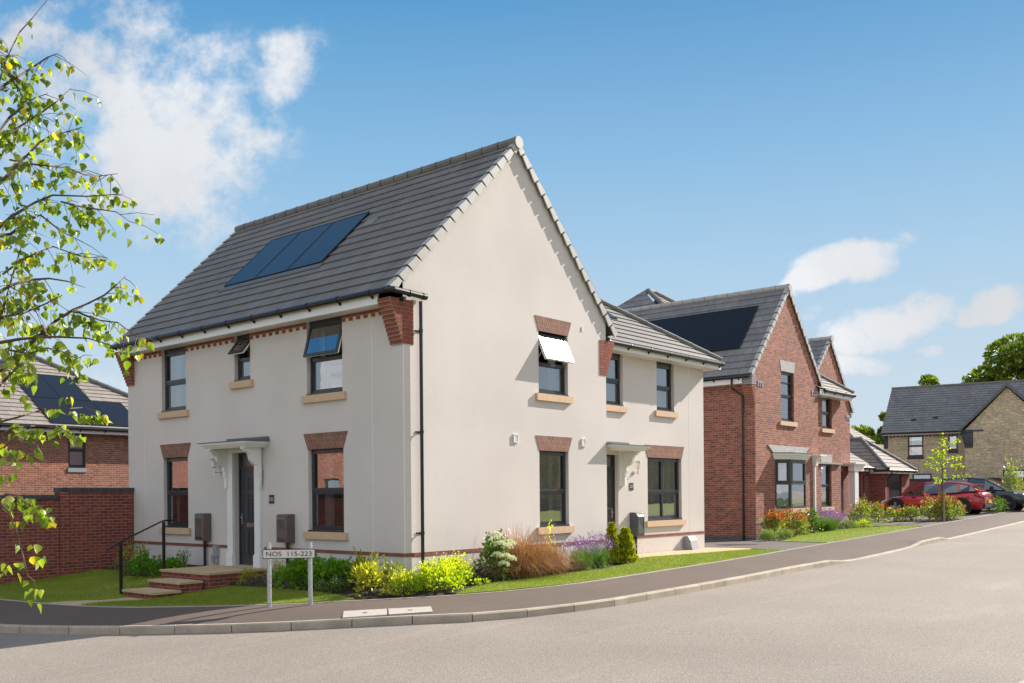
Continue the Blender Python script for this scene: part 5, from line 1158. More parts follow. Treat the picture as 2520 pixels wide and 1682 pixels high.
# cream house bed, front
shrub('tall yellow green spotted shrub against the garden wall at the house corner','shrub',(-.95,8.15),.42,.38,.62,420,.085,'laurel',.4,up=.3)
shrub('low grey green mound at the foot of the yellow shrub behind the handrail','shrub',(-1.35,7.75),.38,.32,.38,700,.035,'greygreen',.45)
shrub('bright green leafy mound between the two handrail posts','shrub',(-1.15,7.1),.42,.38,.42,420,.085,'geranium',1.0)
shrub('small bright green mound beside the upper handrail post','shrub',(-.75,6.75),.34,.3,.34,300,.075,'geranium',1.0)
shrub('airy thin stemmed plant under the left brown meter box','plant',(-.42,6.85),.26,.22,.5,230,.04,'green',.5,stems=14,clump=6,shape=.7)
shrub('small golden feathery shrub touching the right side of the porch platform','shrub',(-.95,3.55),.24,.2,.30,420,.05,'gold',.25,up=.8)
shrub('upright golden feathery shrub behind the left sign post','shrub',(-.78,2.95),.25,.22,.42,520,.055,'gold',.25,up=.9)
shrub('large green lobed leaf mound behind the street sign','shrub',(-.78,1.95),.62,.42,.44,620,.10,'geranium',1.05,top=None)
shrub('green lobed leaf mound right of the street sign','shrub',(-.75,1.10),.5,.4,.42,520,.10,'geranium',1.05)
shrub('low dark green shrub with tiny cream flowers at the lawn edge','shrub',(-1.15,.75),.32,.28,.25,900,.03,'green',.6,top=('white',.10,.02,'flowers'))
shrub('tall olive yellow spotted laurel against the cream wall','shrub',(-.72,.30),.34,.28,.56,300,.12,'laurel',.38,up=.5,clump=9)
shrub('sunlit yellow spotted laurel at the pavement edge','shrub',(-1.05,-.22),.34,.3,.46,280,.12,'laurel',.42,up=.5,clump=9,top=('yellow',.5,.11,'young_leaves'))
shrub('low olive spotted laurel just before the house corner','shrub',(-.62,-.35),.30,.26,.42,220,.11,'laurel',.42,clump=8)
shrub('yellow flowering plant in front of the house corner','plant',(-.62,-.72),.36,.28,.38,480,.055,'lime',.8,top=('yellow',1.0,.03,'flowers'),clump=12)
shrub('large mound of frothy yellow flowers beside the black downpipe','plant',(-.10,-.95),.52,.42,.46,1000,.06,'lime',.9,top=('yellow',1.6,.028,'flowers'),clump=20)
shrub('yellow flowering mound between the downpipe and the white hydrangea','plant',(.50,-.72),.52,.36,.46,900,.06,'lime',.9,top=('yellow',1.4,.028,'flowers'),clump=18)
shrub('low dark purple leaved plant left of the white hydrangea','plant',(1.12,-.62),.42,.3,.30,420,.05,'purpleleaf',.6)
shrub('small pale green weedy plant at the lawn edge below the dark leaves','plant',(.98,-1.0),.2,.12,.14,90,.05,'lime',.5,clump=5,stems=4)
t=shrub('white flowering hydrangea left of the bronze grass','shrub',(1.72,-.72),.38,.32,.80,700,.085,'green',.6,clump=16,up=.3)
flowers(t,[(-.12,-.22,.72),(.05,-.26,.66),(.20,-.2,.72),(-.02,-.28,.47),(.10,-.3,.42),(-.2,-.22,.5),(-.08,-.1,.88),(-.1,-.3,.33)],.10,150,.036,'white')
# bronze sedge
def tuft(label,cat,loc,r,h,n,lm,w=.004,name='grass_tuft',upright=.35,plumes=0):
    t=thing(name,label,cat,(0,0,0),world=False); vs=[];fs=[]
    for i in range(n):
        an=random.uniform(0,2*PI); b=V((random.gauss(0,r*.22),random.gauss(0,r*.16),0)); L=h*(random.uniform(.45,1.15) if random.random()<.8 else random.uniform(1.1,1.75)); out=random.uniform(.15,1.0)*(1-upright*(random.random()<.4)); d=V((math.cos(an),math.sin(an),0)); s=V((-d.y,d.x,0))*w
        prev=None
        for k in range(6):
            q=k/5; p=b+d*(r*out*1.15*q**1.5)+Z*(L*(q*(1.25-.0*out)-1.0*out*q*q*q)); ww=s*(1-q*.85)
            i0=len(vs); vs+= [tuple(p-ww),tuple(p+ww)]
            if prev is not None: fs.append((prev,prev+1,i0+1,i0))
            prev=i0
    me=bpy.data.meshes.new('blades'); me.from_pydata(vs,[],fs); me.materials.append(M['lf_'+lm]); o=bpy.data.objects.new('blades',me); C.objects.link(o); o.parent=t
    t.location=(loc[0],loc[1],zl(*loc)); return t
tuft('big tuft of bronze brown ornamental grass under the gable window','ornamental grass',(2.55,-.66),.95,.60,5200,'bronze',.0045)
tuft('smaller bronze grass tuft leaning towards the lavender','ornamental grass',(3.35,-.66),.85,.50,3400,'bronze',.0045)
def spikes(t,r,h,n,lm):
    P=[];D=[]
    for i in range(n):
        an=random.uniform(0,2*PI); rr=math.sqrt(random.random()); p=np.array([math.cos(an)*r*rr*1.1,math.sin(an)*r*rr,h*random.uniform(.58,1.02)*(1-.25*rr*rr)]); d=np.array([math.cos(an)*rr*.5,math.sin(an)*rr*.5,1.0])
        for k in range(9): P.append(p+d*.012*k+rng.normal(0,.006,3)); D.append(d*.3+rng.normal(0,1,3))
    leaves('flowers',np.array(P),np.array(D),.026,'lf_'+lm,t,.8,jit=.2)
def lavender(label,loc,r,h,n=900,f=130):
    t=thing('lavender',label,'lavender',(0,0,0),'lavender clumps in the beds',world=False); vs=[];fs=[]
    for i in range(n):
        an=random.uniform(0,2*PI); rr=math.sqrt(random.random()); b=V((random.gauss(0,r*.25),random.gauss(0,r*.25),0)); tip=V((math.cos(an)*r*rr,math.sin(an)*r*rr,h*random.uniform(.5,.92)*(1-.3*rr*rr))); s=V((-math.sin(an),math.cos(an),0))*.004; m=(b+tip)*.5+V((tip.x,tip.y,0))*.15+Z*.03
        i0=len(vs); vs+=[tuple(b-s),tuple(b+s),tuple(m+s),tuple(m-s),tuple(tip)]; fs+=[(i0,i0+1,i0+2,i0+3),(i0+3,i0+2,i0+4)]
    me=bpy.data.meshes.new('foliage'); me.from_pydata(vs,[],fs); me.materials.append(M['lf_lavgreen']); o=bpy.data.objects.new('foliage',me); C.objects.link(o); o.parent=t
    spikes(t,r,h,f,'violet'); t.location=(loc[0],loc[1],zl(*loc)); return t
lavender('purple lavender clump right of the bronze grass',(4.5,-.72),.42,.66); lavender('purple lavender clump touching the golden conifers',(5.2,-.62),.42,.72,900,120)
shrub('thin yellow leaved sprig rising above the bronze grass','plant',(3.9,-.35),.16,.14,.95,90,.06,'yellow',.45,stems=5,clump=5,shape=.8)
def conifer(label,loc,r,h,n):
    t=thing('conifer',label,'conifer',(0,0,0),'golden conifers by the recessed door',world=False); mb=MB(); mb.tube([(0,0,0),(0,0,h*.9)],[.02,.005],6); mb.build('trunk','woodstem',t)
    z=h*rng.random(n)**1.1*.97; prof=r*np.sqrt(np.clip(1-z/h,0,1))*(1-.15*np.sin(z*40)); an=rng.uniform(0,2*PI,n); rr=prof*rng.uniform(.55,1.0,n)*(1+.12*np.sin(an*5+z*9))
    P=np.stack([np.cos(an)*rr,np.sin(an)*rr,z+.02],1); d=np.stack([np.cos(an)*.45,np.sin(an)*.45,np.ones(n)],1); leaves('foliage',P,d,.06,'lf_gold',t,.5,jit=.3); t.location=(loc[0],loc[1],zl(*loc)); return t
conifer('taller narrow golden conifer at the gable corner',(6.02,-.50),.20,.92,4200); conifer('rounder golden conifer, the one nearer the recessed door',(6.40,-.62),.27,.80,5200)
# brick house bed
shrub('clipped grey green ball shrub nearest the driveway','shrub',(15.78,.3),.36,.34,.36,2600,.035,'hebe',.5,clump=60,shape=.7,stems=6)
shrub('clipped grey green ball shrub between the driveway ball and the photinia','shrub',(16.55,.15),.36,.34,.34,2600,.035,'hebe',.5,clump=60,shape=.7,stems=6)
shrub('red tipped photinia on the left under the bay window','shrub',(17.7,1.0),.62,.42,.78,1000,.10,'photinia',.42,top=('red',.45,.085,'young_leaves'),clump=24)
shrub('red tipped photinia in the middle below the bay sill','shrub',(18.9,.85),.80,.45,.76,1500,.10,'photinia',.42,top=('red',.36,.085,'young_leaves'),clump=26)
shrub('bright green lobed shrub between the photinia and the purple lavender','shrub',(20.3,.95),.55,.45,.80,700,.09,'green',.8,clump=20)
lavender('broad purple lavender clump in front of the lower wing window',(21.9,1.0),.70,.85,1300,360); lavender('darker lavender behind the small ball shrub',(22.9,1.3),.5,.75,700,240)
shrub('small olive ball shrub beside the wing lavender','shrub',(23.6,.85),.38,.36,.40,2200,.035,'hebe',.5,clump=60,shape=.7)
shrub('low fresh green edging plants at the end of the brick house lawn','plant',(24.4,.55),.55,.22,.24,400,.07,'lime',.6)
hedge='photinia hedge in front of the red car'
for lab,loc,rx,h,n,rd in (('tall photinia hiding the foot of the white porch column',(26.9,1.6),.75,.95,1100,.05),('second photinia of the row, beside the garage door',(28.2,1.4),.62,.72,800,.08),('photinia in front of the red car nose',(28.5,.75),.55,.48,600,.08),('low rounded photinia in front of the front wheel',(29.0,.25),.62,.50,800,.04),('slim upright photinia with red tips beside the car door',(29.35,-.35),.34,.85,420,.22),('small sparse photinia with red tip left of the staked tree',(29.0,-.75),.32,.52,240,.18),('largest photinia, red tipped, around the tree stake',(28.7,-1.02),.80,.85,1800,.16),('photinia half in front of the red car rear wheel',(29.8,-1.22),.50,.70,800,.14)):
    shrub(lab,'shrub',loc,rx,.42,h,n,.10,'photinia',.45,top=('red',rd,.10,'young_leaves'),clump=24,group=hedge)
shrub('low green shrub between the red car and the dark SUV','shrub',(36.4,-1.25),1.1,.4,.66,1300,.08,'green',.5)
shrub('pale variegated shrub at the right edge of the view','shrub',(41.2,-.9),.7,.6,2.3,1500,.13,'varieg',.45,clump=26)
shrub('yellow green low shrub in front of the variegated bush','shrub',(40.2,-1.2),.6,.4,.8,700,.09,'lime',.5)
# staked young tree
YT=thing('young_tree','young bright green tree tied to short timber stakes by the photinia','tree',(0,0,0),world=False)
mb=MB(); mb.tube([(0,0,0),(.03,0,1.4),(.0,0,2.2),(.1,.02,3.1),(.22,0,3.6)],[.035,.03,.022,.014,.006],8); 
brs=[]
for z,dx,dy,dz in ((2.0,-.25,.1,.15),(2.15,.85,-.3,.15),(2.45,-.62,.2,.42),(2.55,.80,-.2,.2),(2.8,-.45,.2,.25),(2.85,.72,-.1,.2),(3.05,-.25,.1,.25),(3.15,.55,-.1,.62)):
    d=(V((.647,-.763,0))*dx+V((.76,.65,0))*dy); a=V((.03,0,z-.5)); b=a+d+Z*dz; m=(a+b)/2+Z*.06; mb.tube([a,m,b],[.010,.007,.003],5); brs.append((a,m,b))
mb.build('trunk','bark',YT); P=[]
for a,m,b in brs:
    for k in range(48): q=random.random()**.6; p=(a*(1-q)**2+m*2*q*(1-q)+b*q*q); P.append(np.array(p)+rng.normal(0,.055,3))
for k in range(90): P.append(np.array([.03+.1*random.random(),0,random.uniform(1.75,3.5)])+rng.normal(0,.07,3))
P=np.array(P); leaves('crown',P,rng.normal(0,1,(len(P),3))+np.array([0,0,-.2]),.09,'lf_lime',YT,.9); YT.location=(28.4,-1.15,zl(28.4,-1.15))
for k,(x,y) in enumerate(((28.15,-1.28),(28.6,-1.05))):
    mb=MB(); mb.tube([(x,y,.2),(x,y,1.52)],.042,8); o=mb.build('tree_stake','timber'); tag(o,('round timber stake of the young tree, nearer the camera','round timber stake of the young tree, nearer the red car')[k],'stake','stakes of the young tree')
mb=MB(); mb.tube([(28.15,-1.28,1.40),(28.6,-1.05,1.40)],.03,6); o=mb.build('stake_crossbar','timber'); tag(o,'short timber crossbar joining the two tree stakes','crossbar')
# big trees behind the stone house
def bigtree(label,loc,base,cr,ch,n,clumps,sz,seed,trunkh,group='trees behind the houses',lm='tree'):
    r0=random.Random(seed); t=thing('broadleaf_tree',label,'tree',(0,0,0),group,world=False); mb=MB(); mb.tube([(0,0,0),(.2,0,trunkh*.6),(0,.1,trunkh+ch*.4)],[.45,.35,.15],8); cs=[]
    for i in range(clumps):
        while True:
            p=V((r0.uniform(-1,1),r0.uniform(-1,1),r0.uniform(-1,1)))
            if .35<p.length<1: break
        c=V((p.x*cr,p.y*cr,trunkh+ch*.5+p.z*ch*.5)); cs.append(c); mb.tube([(0,0,trunkh*.8+ (c.z-trunkh)*.25),c*.6+V((0,0,trunkh*.3)),c],[.12,.07,.02],5)
    mb.build('trunk','bark',t); cs=np.array([tuple(c) for c in cs]); idx=rng.integers(0,len(cs),n); g=rng.normal(0,1,(n,3)); g/=np.linalg.norm(g,axis=1)[:,None]; rad=rng.uniform(.35,1.0,(n,1))**.5*cr*.27
    P=cs[idx]+g*rad*np.array([1.1,1.1,.8]); leaves('crown',P,g+np.array([0,0,.3]),sz,'lf_'+lm,t,.8); t.location=loc; return t
bigtree('largest dark green tree towering behind the right of the stone roof',(87,8.6,0),0,4.6,10.5,15000,44,.42,3,5.2)
bigtree('dark green tree crown cut by the right edge behind the stone roof',(88,2.5,0),0,4.5,9.5,9000,30,.42,8,4)
bigtree('rounded tree crown showing above the left end of the stone ridge',(82,15.0,0),0,2.1,6.5,3600,16,.36,4,6.3)
bigtree('low leafy tree left of the stone house gable end',(76,19.2,0),0,2.4,6.2,4200,18,.36,5,2.0)
bigtree('slim tree just touching the left edge of the stone roof',(75,17.0,0),0,1.2,6.0,1800,10,.34,6,4.0)
bigtree('tree across the road mirrored in the gable windows',(34,-38,-.3),0,4.5,8.5,5000,30,.45,9,2.0,'trees across the road')
# ------------------------------------------------------------------ birch at the left edge
BT=thing('birch_tree','birch tree with hanging green and yellow leaves reaching in from the left','tree',(-13.6,-4.6,-.7))
right=V((.6469,-.7626,0)); fwd=V((.7626,.6469,0))
def pp(x,y,dep):   # design point: where the limb hangs in the air beside the road
    X=(x-1174.5)/2226*dep; Zz=-(y-1149)/2226*dep; return V((-12.436,-13.165,1.5))+right*X+fwd*dep+Z*Zz
trunk=[V((-13.6,-4.6,-.8)),V((-13.55,-4.7,.8)),V((-13.5,-4.75,2.5)),V((-13.45,-4.9,4.3)),V((-13.4,-5.0,6.2)),V((-13.3,-5.1,7.6))]
mb=MB(); mb.tube(trunk,[.11,.10,.085,.06,.035,.012],10); mb.build('trunk','birchwhite',BT)
k5=.4874; LIMBS=[
 ([(-60,1150),(0,1085),(60,1030),(180,960),(260,928),(420,935),(590,925)],5.6,3.0,1),
 ([(-60,1440),(0,1385),(60,1350),(160,1325),(240,1320),(330,1335),(410,1365)],5.3,2.3,1),
 ([(-80,760),(0,670),(60,630),(130,590),(200,545),(280,490),(350,425)],5.8,3.7,1),
 ([(-40,560),(10,400),(40,300),(70,240),(110,160),(170,95),(250,0)],5.9,4.2,.25),
 ([(-60,930),(0,880),(50,830),(120,760),(200,680),(260,645),(330,630),(400,610)],5.5,3.3,1),
 ([(-40,1640),(0,1540),(30,1430),(60,1330),(100,1200),(110,1170)],5.4,2.0,.9),
 ([(20,1300),(100,1240),(180,1200),(260,1170),(400,1222),(500,1225)],5.5,2.5,.9),
 ([(0,1760),(110,1660),(215,1568),(270,1520),(350,1470),(420,1440),(500,1400),(560,1350),(600,1310)],5.2,1.8,.75),
 ([(-40,470),(50,400),(100,370),(180,320),(240,280),(285,262)],5.9,4.2,.9),
 ([(60,760),(150,780),(240,790),(330,800),(400,830),(480,840),(565,830)],5.6,3.3,1),
 ([(300,960),(360,975),(420,990),(500,1000),(560,1010),(620,1055)],5.55,3.0,1),
 ([(350,1470),(420,1500),(480,1520),(560,1530),(610,1568),(680,1620)],5.2,1.9,1),
 ([(0,640),(60,560),(110,520),(180,470),(240,450)],5.9,3.8,.8),
 ([(-20,1120),(60,1110),(140,1050),(200,1020),(300,1100),(400,1150)],5.6,2.8,.9),
 ([(-60,330),(0,230),(10,150),(0,60)],5.8,4.3,.6),
 ([(-60,1560),(20,1500),(120,1480),(220,1440),(300,1400)],5.2,2.0,.9),
 ([(-60,240),(20,300),(60,360),(110,440),(130,520)],5.9,4.0,.9),
]
m5=.428
def l5p(L): return [(x*m5/k5,(820+y*.45918)/1.07279/k5) for x,y in L]
LIMBS+=[(l5p([(-60,260),(0,220),(60,165),(120,110),(200,45),(250,0)]),5.2,1.8,.5),
 (l5p([(-80,500),(0,485),(100,460),(200,430),(280,415),(380,415),(450,410),(540,440)]),4.9,1.5,.0),
 (l5p([(-60,600),(0,555),(60,525),(110,512),(200,505),(330,520),(440,590)]),4.9,1.4,.25),
 (l5p([(-60,700),(0,640),(100,560),(190,600),(250,700)]),4.9,1.3,.1),
 (l5p([(-60,880),(0,920),(40,960),(75,1040),(100,1130),(120,1200),(145,1310),(180,1340),(190,1400)]),4.6,1.2,.10),
 (l5p([(-60,870),(30,870),(90,880),(150,920),(220,980),(300,1000)]),4.7,1.2,.1),
 (l5p([(60,100),(160,120),(260,90),(340,110),(420,150)]),5.1,1.9,.9),
 (l5p([(0,60),(120,40),(300,30),(480,40),(700,110)]),5.1,1.9,.9),
 (l5p([(-40,330),(40,250),(90,200),(160,160)]),5.0,1.7,.8)]
lp=[];ld=[]; fine=MB(); 
def bez(P,q):
    n=len(P)-1; i=min(int(q*n),n-1); f=q*n-i; return P[i].lerp(P[i+1],f)
def addleaf(p,drop=.02,n=1,tw=None):
    for _ in range(n):
        d=V((random.gauss(0,.45),random.gauss(0,.45),-1)).normalized(); s=p+V((random.gauss(0,.02),random.gauss(0,.02),-random.random()*drop)); lp.append(tuple(s)); ld.append(tuple(d))
for pts,dep,th,dens in LIMBS:
    P=[pp(x*k5,y*k5,dep+.12*math.sin(i*1.7+x*.01)) for i,(x,y) in enumerate(pts)]
    att=min(trunk,key=lambda q:abs(q.z-(P[0].z-.6))); tz=max(.2,min(7,P[0].z-.5)); 
    for a,b in zip(trunk,trunk[1:]):
        if a.z<=tz<=b.z: att=a.lerp(b,(tz-a.z)/(b.z-a.z))
    start=pts[0][0]<10
    Q=([att,att.lerp(P[0],.5)+Z*.12] if start else [])+P; n=len(Q); r=[((.011 if dens>.3 else .0055) if start else .0045)*(1-i/(n-1))**.8+.0018 for i in range(n)]; mb=MB(); mb.tube(Q,r,6,caps=False); mb.build('branch','birchbark',BT)
    L=sum((b-a).length for a,b in zip(P,P[1:])); nt_=int(L*13.5*dens)
    for k in range(nt_):
        q=random.uniform(.02,1); p=bez(P,q); tl=random.uniform(.06,.22); dr=(right*random.gauss(.35,.5)+fwd*random.gauss(0,.5)+Z*random.gauss(-.25,.45)).normalized(); e=p+dr*tl+Z*(-.03); fine.tube([p,(p+e)/2+Z*.012,e],[.0022,.0017,.001],4,caps=False)
        for j in range(random.randint(3,6)): addleaf(p.lerp(e,random.uniform(.25,1.05)),.03)
    for k in range(int(L*(10 if dens>.15 else 3))): addleaf(bez(P,random.random()),.03)
# leaf clusters at twig ends on the lower hanging twigs (places where they hang in the air)
for cx,cy,nn,sx,sy in ((370,350,5,25,25),(270,405,4,25,10),(430,450,10,60,22),(520,455,14,40,28),(310,515,8,45,25),(430,560,5,12,20),(100,530,5,30,20),(20,770,5,25,15),(75,760,3,10,10),(120,890,8,40,20),(160,930,9,40,25),(225,960,8,35,30),(275,1000,7,28,25),(90,1020,4,20,10),(150,1135,3,18,8),(200,1210,5,15,25),(95,1240,3,10,14),(55,1250,2,8,18),(35,1290,3,18,25),(160,1390,3,14,25),(200,1380,2,10,15),(180,1440,2,12,15),(100,640,3,12,10),(230,550,3,12,8),(95,500,4,12,20)):
    for _ in range(nn):
        x,y=l5p([(random.gauss(cx,sx*.5),random.gauss(cy,sy*.5))])[0]; p=pp(x*k5,y*k5,4.75 if cy>600 else 4.95); addleaf(p,.0)
fine.build('twigs','birchbark',BT)
def birchleaves(P,D,size=.052):
    n=len(P); P=np.array(P); D=np.array(D); r=rng.normal(0,1,(n,3)); s=np.cross(D,r); s/=np.linalg.norm(s,axis=1)[:,None]; u=np.cross(s,D); sz=(size*rng.uniform(.7,1.2,n))[:,None]
    out=[(0,0),(.12,.34),(.30,.42),(.55,.30),(.8,.12),(1.0,0),(.8,-.12),(.55,-.30),(.30,-.42),(.12,-.34)]; curl=rng.uniform(-.25,.35,(n,1)); V_=[]
    for a,b in out: V_.append(P+D*sz*(a+.15)+s*sz*b+u*sz*(abs(b)*.45+curl*a*a))
    V_.append(P+D*sz*.6+u*sz*curl*.2); V_.append(P-D*sz*.0); m=len(V_); v=np.stack(V_,1).reshape(-1,3); i=np.arange(n)*m; F_=[]
    for k in range(10): F_.append(np.stack([i+k,i+(k+1)%10,i+10],1))
    f=np.concatenate(F_); me=bpy.data.meshes.new('foliage'); me.vertices.add(len(v)); me.vertices.foreach_set('co',v.ravel()); me.loops.add(f.size); me.loops.foreach_set('vertex_index',f.ravel().astype(np.int32)); me.polygons.add(len(f)); me.polygons.foreach_set('loop_start',np.arange(len(f),dtype=np.int32)*3); me.polygons.foreach_set('loop_total',np.full(len(f),3,dtype=np.int32)); me.update(calc_edges=True); me.validate(); me.materials.append(M['lf_birch']); o=bpy.data.objects.new('foliage',me); C.objects.link(o); o.parent=BT; o.matrix_parent_inverse=Matrix.Translation(-BT.location)
birchleaves(lp,ld,.049)
# off-frame crown so the tree stands complete from other views
cp=[];cdv=[]
for k in range(1400):
    c=V((-13.9,-4.2,0)); an=random.uniform(0,2*PI); rr=random.uniform(.3,1.7); z=random.uniform(2.0,7.6); rr*=(1.15-(z-2)/7)
    p=c+V((math.cos(an)*rr,math.sin(an)*rr,z))
    rel=p-V((CAMX0,CAMY0,1.5)) if False else p-V((-12.436,-13.165,1.5)); dep=rel.dot(fwd); X=rel.dot(right)/max(dep,.1)*2226+1174
    if X<-60: cp.append(tuple(p)); cdv.append(tuple(V((random.gauss(0,.4),random.gauss(0,.4),-1)).normalized()))
birchleaves(cp,cdv,.06)
# ------------------------------------------------------------------ camera
CAMX,CAMY,CAMZ=-12.436,-13.165,1.5
YAW=R(40.3107)
cd=bpy.data.cameras.new('camera'); cam=bpy.data.objects.new('camera',cd); C.objects.link(cam); SC.camera=cam
cd.sensor_width=36; cd.lens=2226/2349*36; cd.shift_y=(1136-784)/2349; cd.clip_end=3000; cd.clip_start=.1
roll=-math.atan2(38,4513)
cam.matrix_world=Matrix.Translation((CAMX,CAMY,CAMZ))@Matrix.Rotation(YAW-PI/2,4,'Z')@Matrix.Rotation(PI/2,4,'X')@Matrix.Rotation(roll,4,'Z')
# ------------------------------------------------------------------ sun and sky
SUN=V((.9,-.225,.575)).normalized()
sd=bpy.data.lights.new('sun','SUN'); sd.energy=4.4; sd.angle=R(.55); sd.color=(1,.93,.84); so=bpy.data.objects.new('sun',sd); C.objects.link(so)
so.rotation_euler=(-SUN).to_track_quat('-Z','Y').to_euler(); so.location=(20,-20,30)
w=bpy.data.worlds.new('World'); SC.world=w; w.use_nodes=True; nt=w.node_tree; L=nt.links.new
bg=nt.nodes['Background']; sky=N(nt,'ShaderNodeTexSky',sky_type='NISHITA'); sky.sun_disc=False; sky.sun_elevation=math.asin(SUN.z); sky.sun_rotation=math.atan2(SUN.x,SUN.y)
sky.air_density=1.0; sky.dust_density=.6; sky.ozone_density=1.6; sky.altitude=100
bg.inputs[1].default_value=.127
tc=N(nt,'ShaderNodeTexCoord')
fw=V((math.cos(YAW),math.sin(YAW),0)); rt=V((math.sin(YAW),-math.cos(YAW),0))
def dot(vec):
    n=N(nt,'ShaderNodeVectorMath',operation='DOT_PRODUCT'); L(tc.outputs['Generated'],n.inputs[0]); n.inputs[1].default_value=vec; return n.outputs['Value']
def m2(op,a,b,clamp=False):
    n=N(nt,'ShaderNodeMath',operation=op,use_clamp=clamp)
    for i,x in enumerate((a,b)):
        if x is None: continue
        if isinstance(x,(int,float)): n.inputs[i].default_value=x
        else: L(x,n.inputs[i])
    return n.outputs[0]
f=m2('MAXIMUM',dot(fw),.02); a=m2('DIVIDE',dot(rt),f); b=m2('DIVIDE',dot((0,0,1)),f)
cv=N(nt,'ShaderNodeCombineXYZ'); L(a,cv.inputs[0]); L(b,cv.inputs[1])
def noise(scale,detail,rough=.55,vec=None,stretch=(1,1,1),off=(0,0,0)):
    mp=N(nt,'ShaderNodeMapping'); mp.inputs['Scale'].default_value=stretch; mp.inputs['Location'].default_value=off; L(cv.outputs[0],mp.inputs[0])
    n=N(nt,'ShaderNodeTexNoise'); n.inputs['Scale'].default_value=scale; n.inputs['Detail'].default_value=detail; n.inputs['Roughness'].default_value=rough; L(mp.outputs[0],n.inputs['Vector']); return n
# cloud bank centres: (a,b,ra,rb,angle,strength)  a = right/forward, b = up/forward
def dd(x,y): return ((x-1174.5)/2226,(1140-y)/2226)
CL=[(230,200,260,170,-25,.92),(380,330,240,165,-35,1.3),(430,230,180,140,20,1.0),(120,100,260,130,-10,.75),(330,60,180,80,-30,.72),(645,165,130,75,30,.80),(560,290,140,75,-20,.8),(300,440,200,60,-10,.8),(60,330,160,200,0,.62),(250,880,160,90,0,.55),(40,560,110,120,0,.45),(450,430,120,50,-30,.7),
    (1975,600,135,45,14,1.15),(1870,655,80,34,30,1.0),(2090,725,110,44,12,1.1),(2000,770,120,52,22,1.15),(1950,855,85,32,5,.95),(2290,705,95,40,18,1.15),(2130,805,45,20,10,.85),(1860,735,45,22,20,.5),(2080,690,60,25,15,.8)]
nz=noise(7.0,12,.62); nz3=noise(24,10,.62,off=(1,4,0)); nz2=noise(2.2,5,.55,off=(3,1,0))
wob=N(nt,'ShaderNodeTexNoise'); wob.inputs['Scale'].default_value=11; wob.inputs['Detail'].default_value=4; L(cv.outputs[0],wob.inputs[0])
wv=N(nt,'ShaderNodeVectorMath',operation='MULTIPLY_ADD'); L(wob.outputs['Color'],wv.inputs[0]); wv.inputs[1].default_value=(.07,.055,0); L(cv.outputs[0],wv.inputs[2])
wv2=N(nt,'ShaderNodeVectorMath',operation='SUBTRACT'); L(wv.outputs[0],wv2.inputs[0]); wv2.inputs[1].default_value=(.035,.0275,0)
tot=None
for (px,py,rx,ry,ang,st) in CL:
    ca,cb=dd(px,py); mp=N(nt,'ShaderNodeMapping',vector_type='TEXTURE'); mp.inputs['Location'].default_value=(ca,cb,0); mp.inputs['Rotation'].default_value=(0,0,R(ang)); mp.inputs['Scale'].default_value=(rx/2226,ry/2226,1)
    L(wv2.outputs[0],mp.inputs[0]); ln=N(nt,'ShaderNodeVectorMath',operation='LENGTH'); L(mp.outputs[0],ln.inputs[0])
    sq=m2('MULTIPLY',ln.outputs['Value'],ln.outputs['Value'])
    g=m2('MULTIPLY',m2('POWER',2.718,m2('MULTIPLY',sq if px<1000 else m2('MULTIPLY',sq,sq),-.9 if px<1000 else -.7)),st)
    tot=g if tot is None else m2('MAXIMUM',tot,g)
s=m2('ADD',tot,m2('MULTIPLY',m2('ADD',m2('MULTIPLY',m2('SUBTRACT',nz.outputs['Fac'],.5),1.5),m2('MULTIPLY',m2('SUBTRACT',nz3.outputs['Fac'],.5),1.9)),m2('MULTIPLY',tot,2.2,True)))
front=m2('GREATER_THAN',dot(fw),.03)
mr=N(nt,'ShaderNodeMapRange',interpolation_type='SMOOTHSTEP'); mr.inputs[1].default_value=.24; mr.inputs[2].default_value=1.12; L(s,mr.inputs[0])
# clouds added out of view to whiten and lift the ambient light, also reflected
gn=N(nt,'ShaderNodeTexNoise'); gn.inputs['Scale'].default_value=3.2; gn.inputs['Detail'].default_value=7; mpg=N(nt,'ShaderNodeMapping'); mpg.inputs['Scale'].default_value=(1,1,2.2); L(tc.outputs['Generated'],mpg.inputs[0]); L(mpg.outputs[0],gn.inputs[0])
mg=N(nt,'ShaderNodeMapRange',interpolation_type='SMOOTHSTEP'); mg.inputs[1].default_value=.34; mg.inputs[2].default_value=.58; L(gn.outputs['Fac'],mg.inputs[0])
back=m2('MULTIPLY',mg.outputs[0],m2('SUBTRACT',1,front))
up=m2('GREATER_THAN',dot((0,0,1)),0.0)
cm=m2('MULTIPLY',m2('MULTIPLY',m2('MAXIMUM',m2('MULTIPLY',mr.outputs[0],front),back),up),.93)
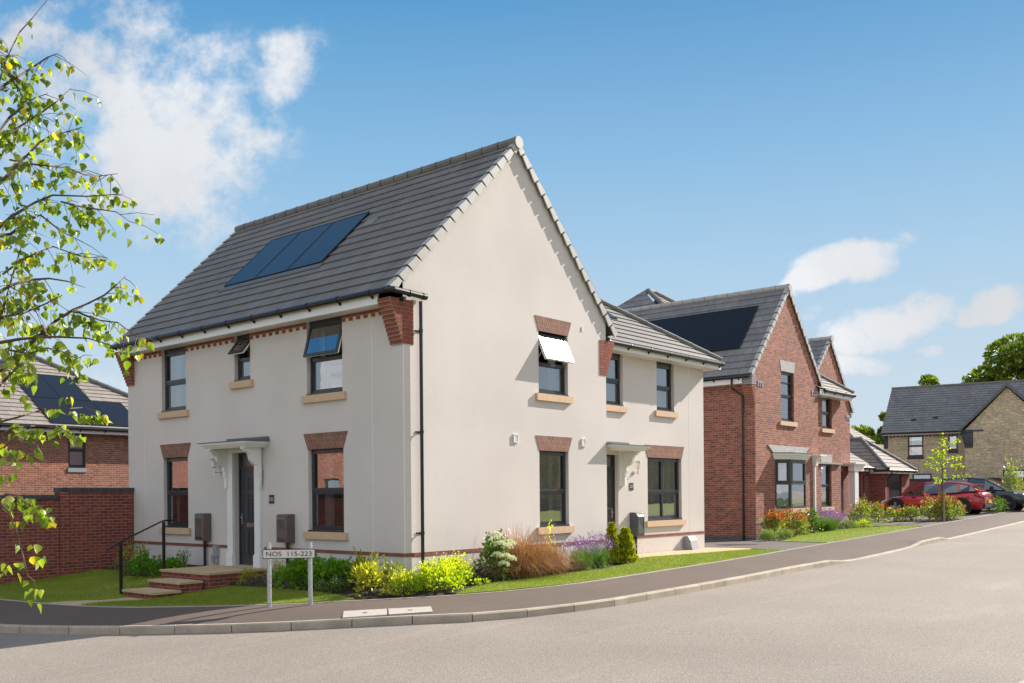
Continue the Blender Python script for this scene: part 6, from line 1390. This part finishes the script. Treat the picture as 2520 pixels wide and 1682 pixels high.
# cloud colour: tone varied by noise, the added back clouds made brighter
sh=N(nt,'ShaderNodeMapRange'); sh.inputs[1].default_value=.35; sh.inputs[2].default_value=.65; sh.inputs[3].default_value=.80; sh.inputs[4].default_value=1.06; L(nz2.outputs['Fac'],sh.inputs[0])
cc=N(nt,'ShaderNodeVectorMath',operation='SCALE'); cc.inputs[0].default_value=(3.3,3.32,3.4); L(m2('MULTIPLY',sh.outputs[0],m2('ADD',1,m2('MULTIPLY',back,.45))),cc.inputs['Scale'])
# clear sky: the physical sky, limited near the sun, mixed with a height gradient
lim=N(nt,'ShaderNodeVectorMath',operation='MINIMUM'); L(sky.outputs[0],lim.inputs[0]); lim.inputs[1].default_value=(2.0,2.6,3.2)
zz=dot((0,0,1)); cr=N(nt,'ShaderNodeValToRGB'); el=cr.color_ramp.elements
stops=[(0,(2.45,2.72,2.95)),(.10,(2.15,2.6,2.95)),(.22,(1.45,2.22,2.95)),(.33,(.78,1.70,2.72)),(.46,(.16,1.0,2.16)),(.62,(.5,1.15,2.1)),(1,(.7,1.1,1.8))]
while len(el)<len(stops): el.new(.5)
for e,(p,c) in zip(el,stops): e.position=p; e.color=(*[v/3 for v in c],1)
L(zz,cr.inputs[0]); g3=N(nt,'ShaderNodeVectorMath',operation='SCALE'); L(cr.outputs[0],g3.inputs[0]); g3.inputs['Scale'].default_value=3
tint=N(nt,'ShaderNodeMix',data_type='RGBA'); tint.inputs[0].default_value=.85; L(lim.outputs[0],tint.inputs[6]); L(g3.outputs[0],tint.inputs[7])
mx=N(nt,'ShaderNodeMix',data_type='RGBA'); L(cm,mx.inputs[0]); L(tint.outputs[2],mx.inputs[6]); L(cc.outputs[0],mx.inputs[7]); L(mx.outputs[2],bg.inputs[0])
# ------------------------------------------------------------------ render settings
SC.view_settings.view_transform='Standard'; SC.view_settings.look='None'; SC.view_settings.gamma=1; SC.view_settings.exposure=1.12
SC.render.engine='CYCLES'; SC.cycles.max_bounces=6; SC.cycles.transparent_max_bounces=12
SC.render.resolution_x=1024; SC.render.resolution_y=683
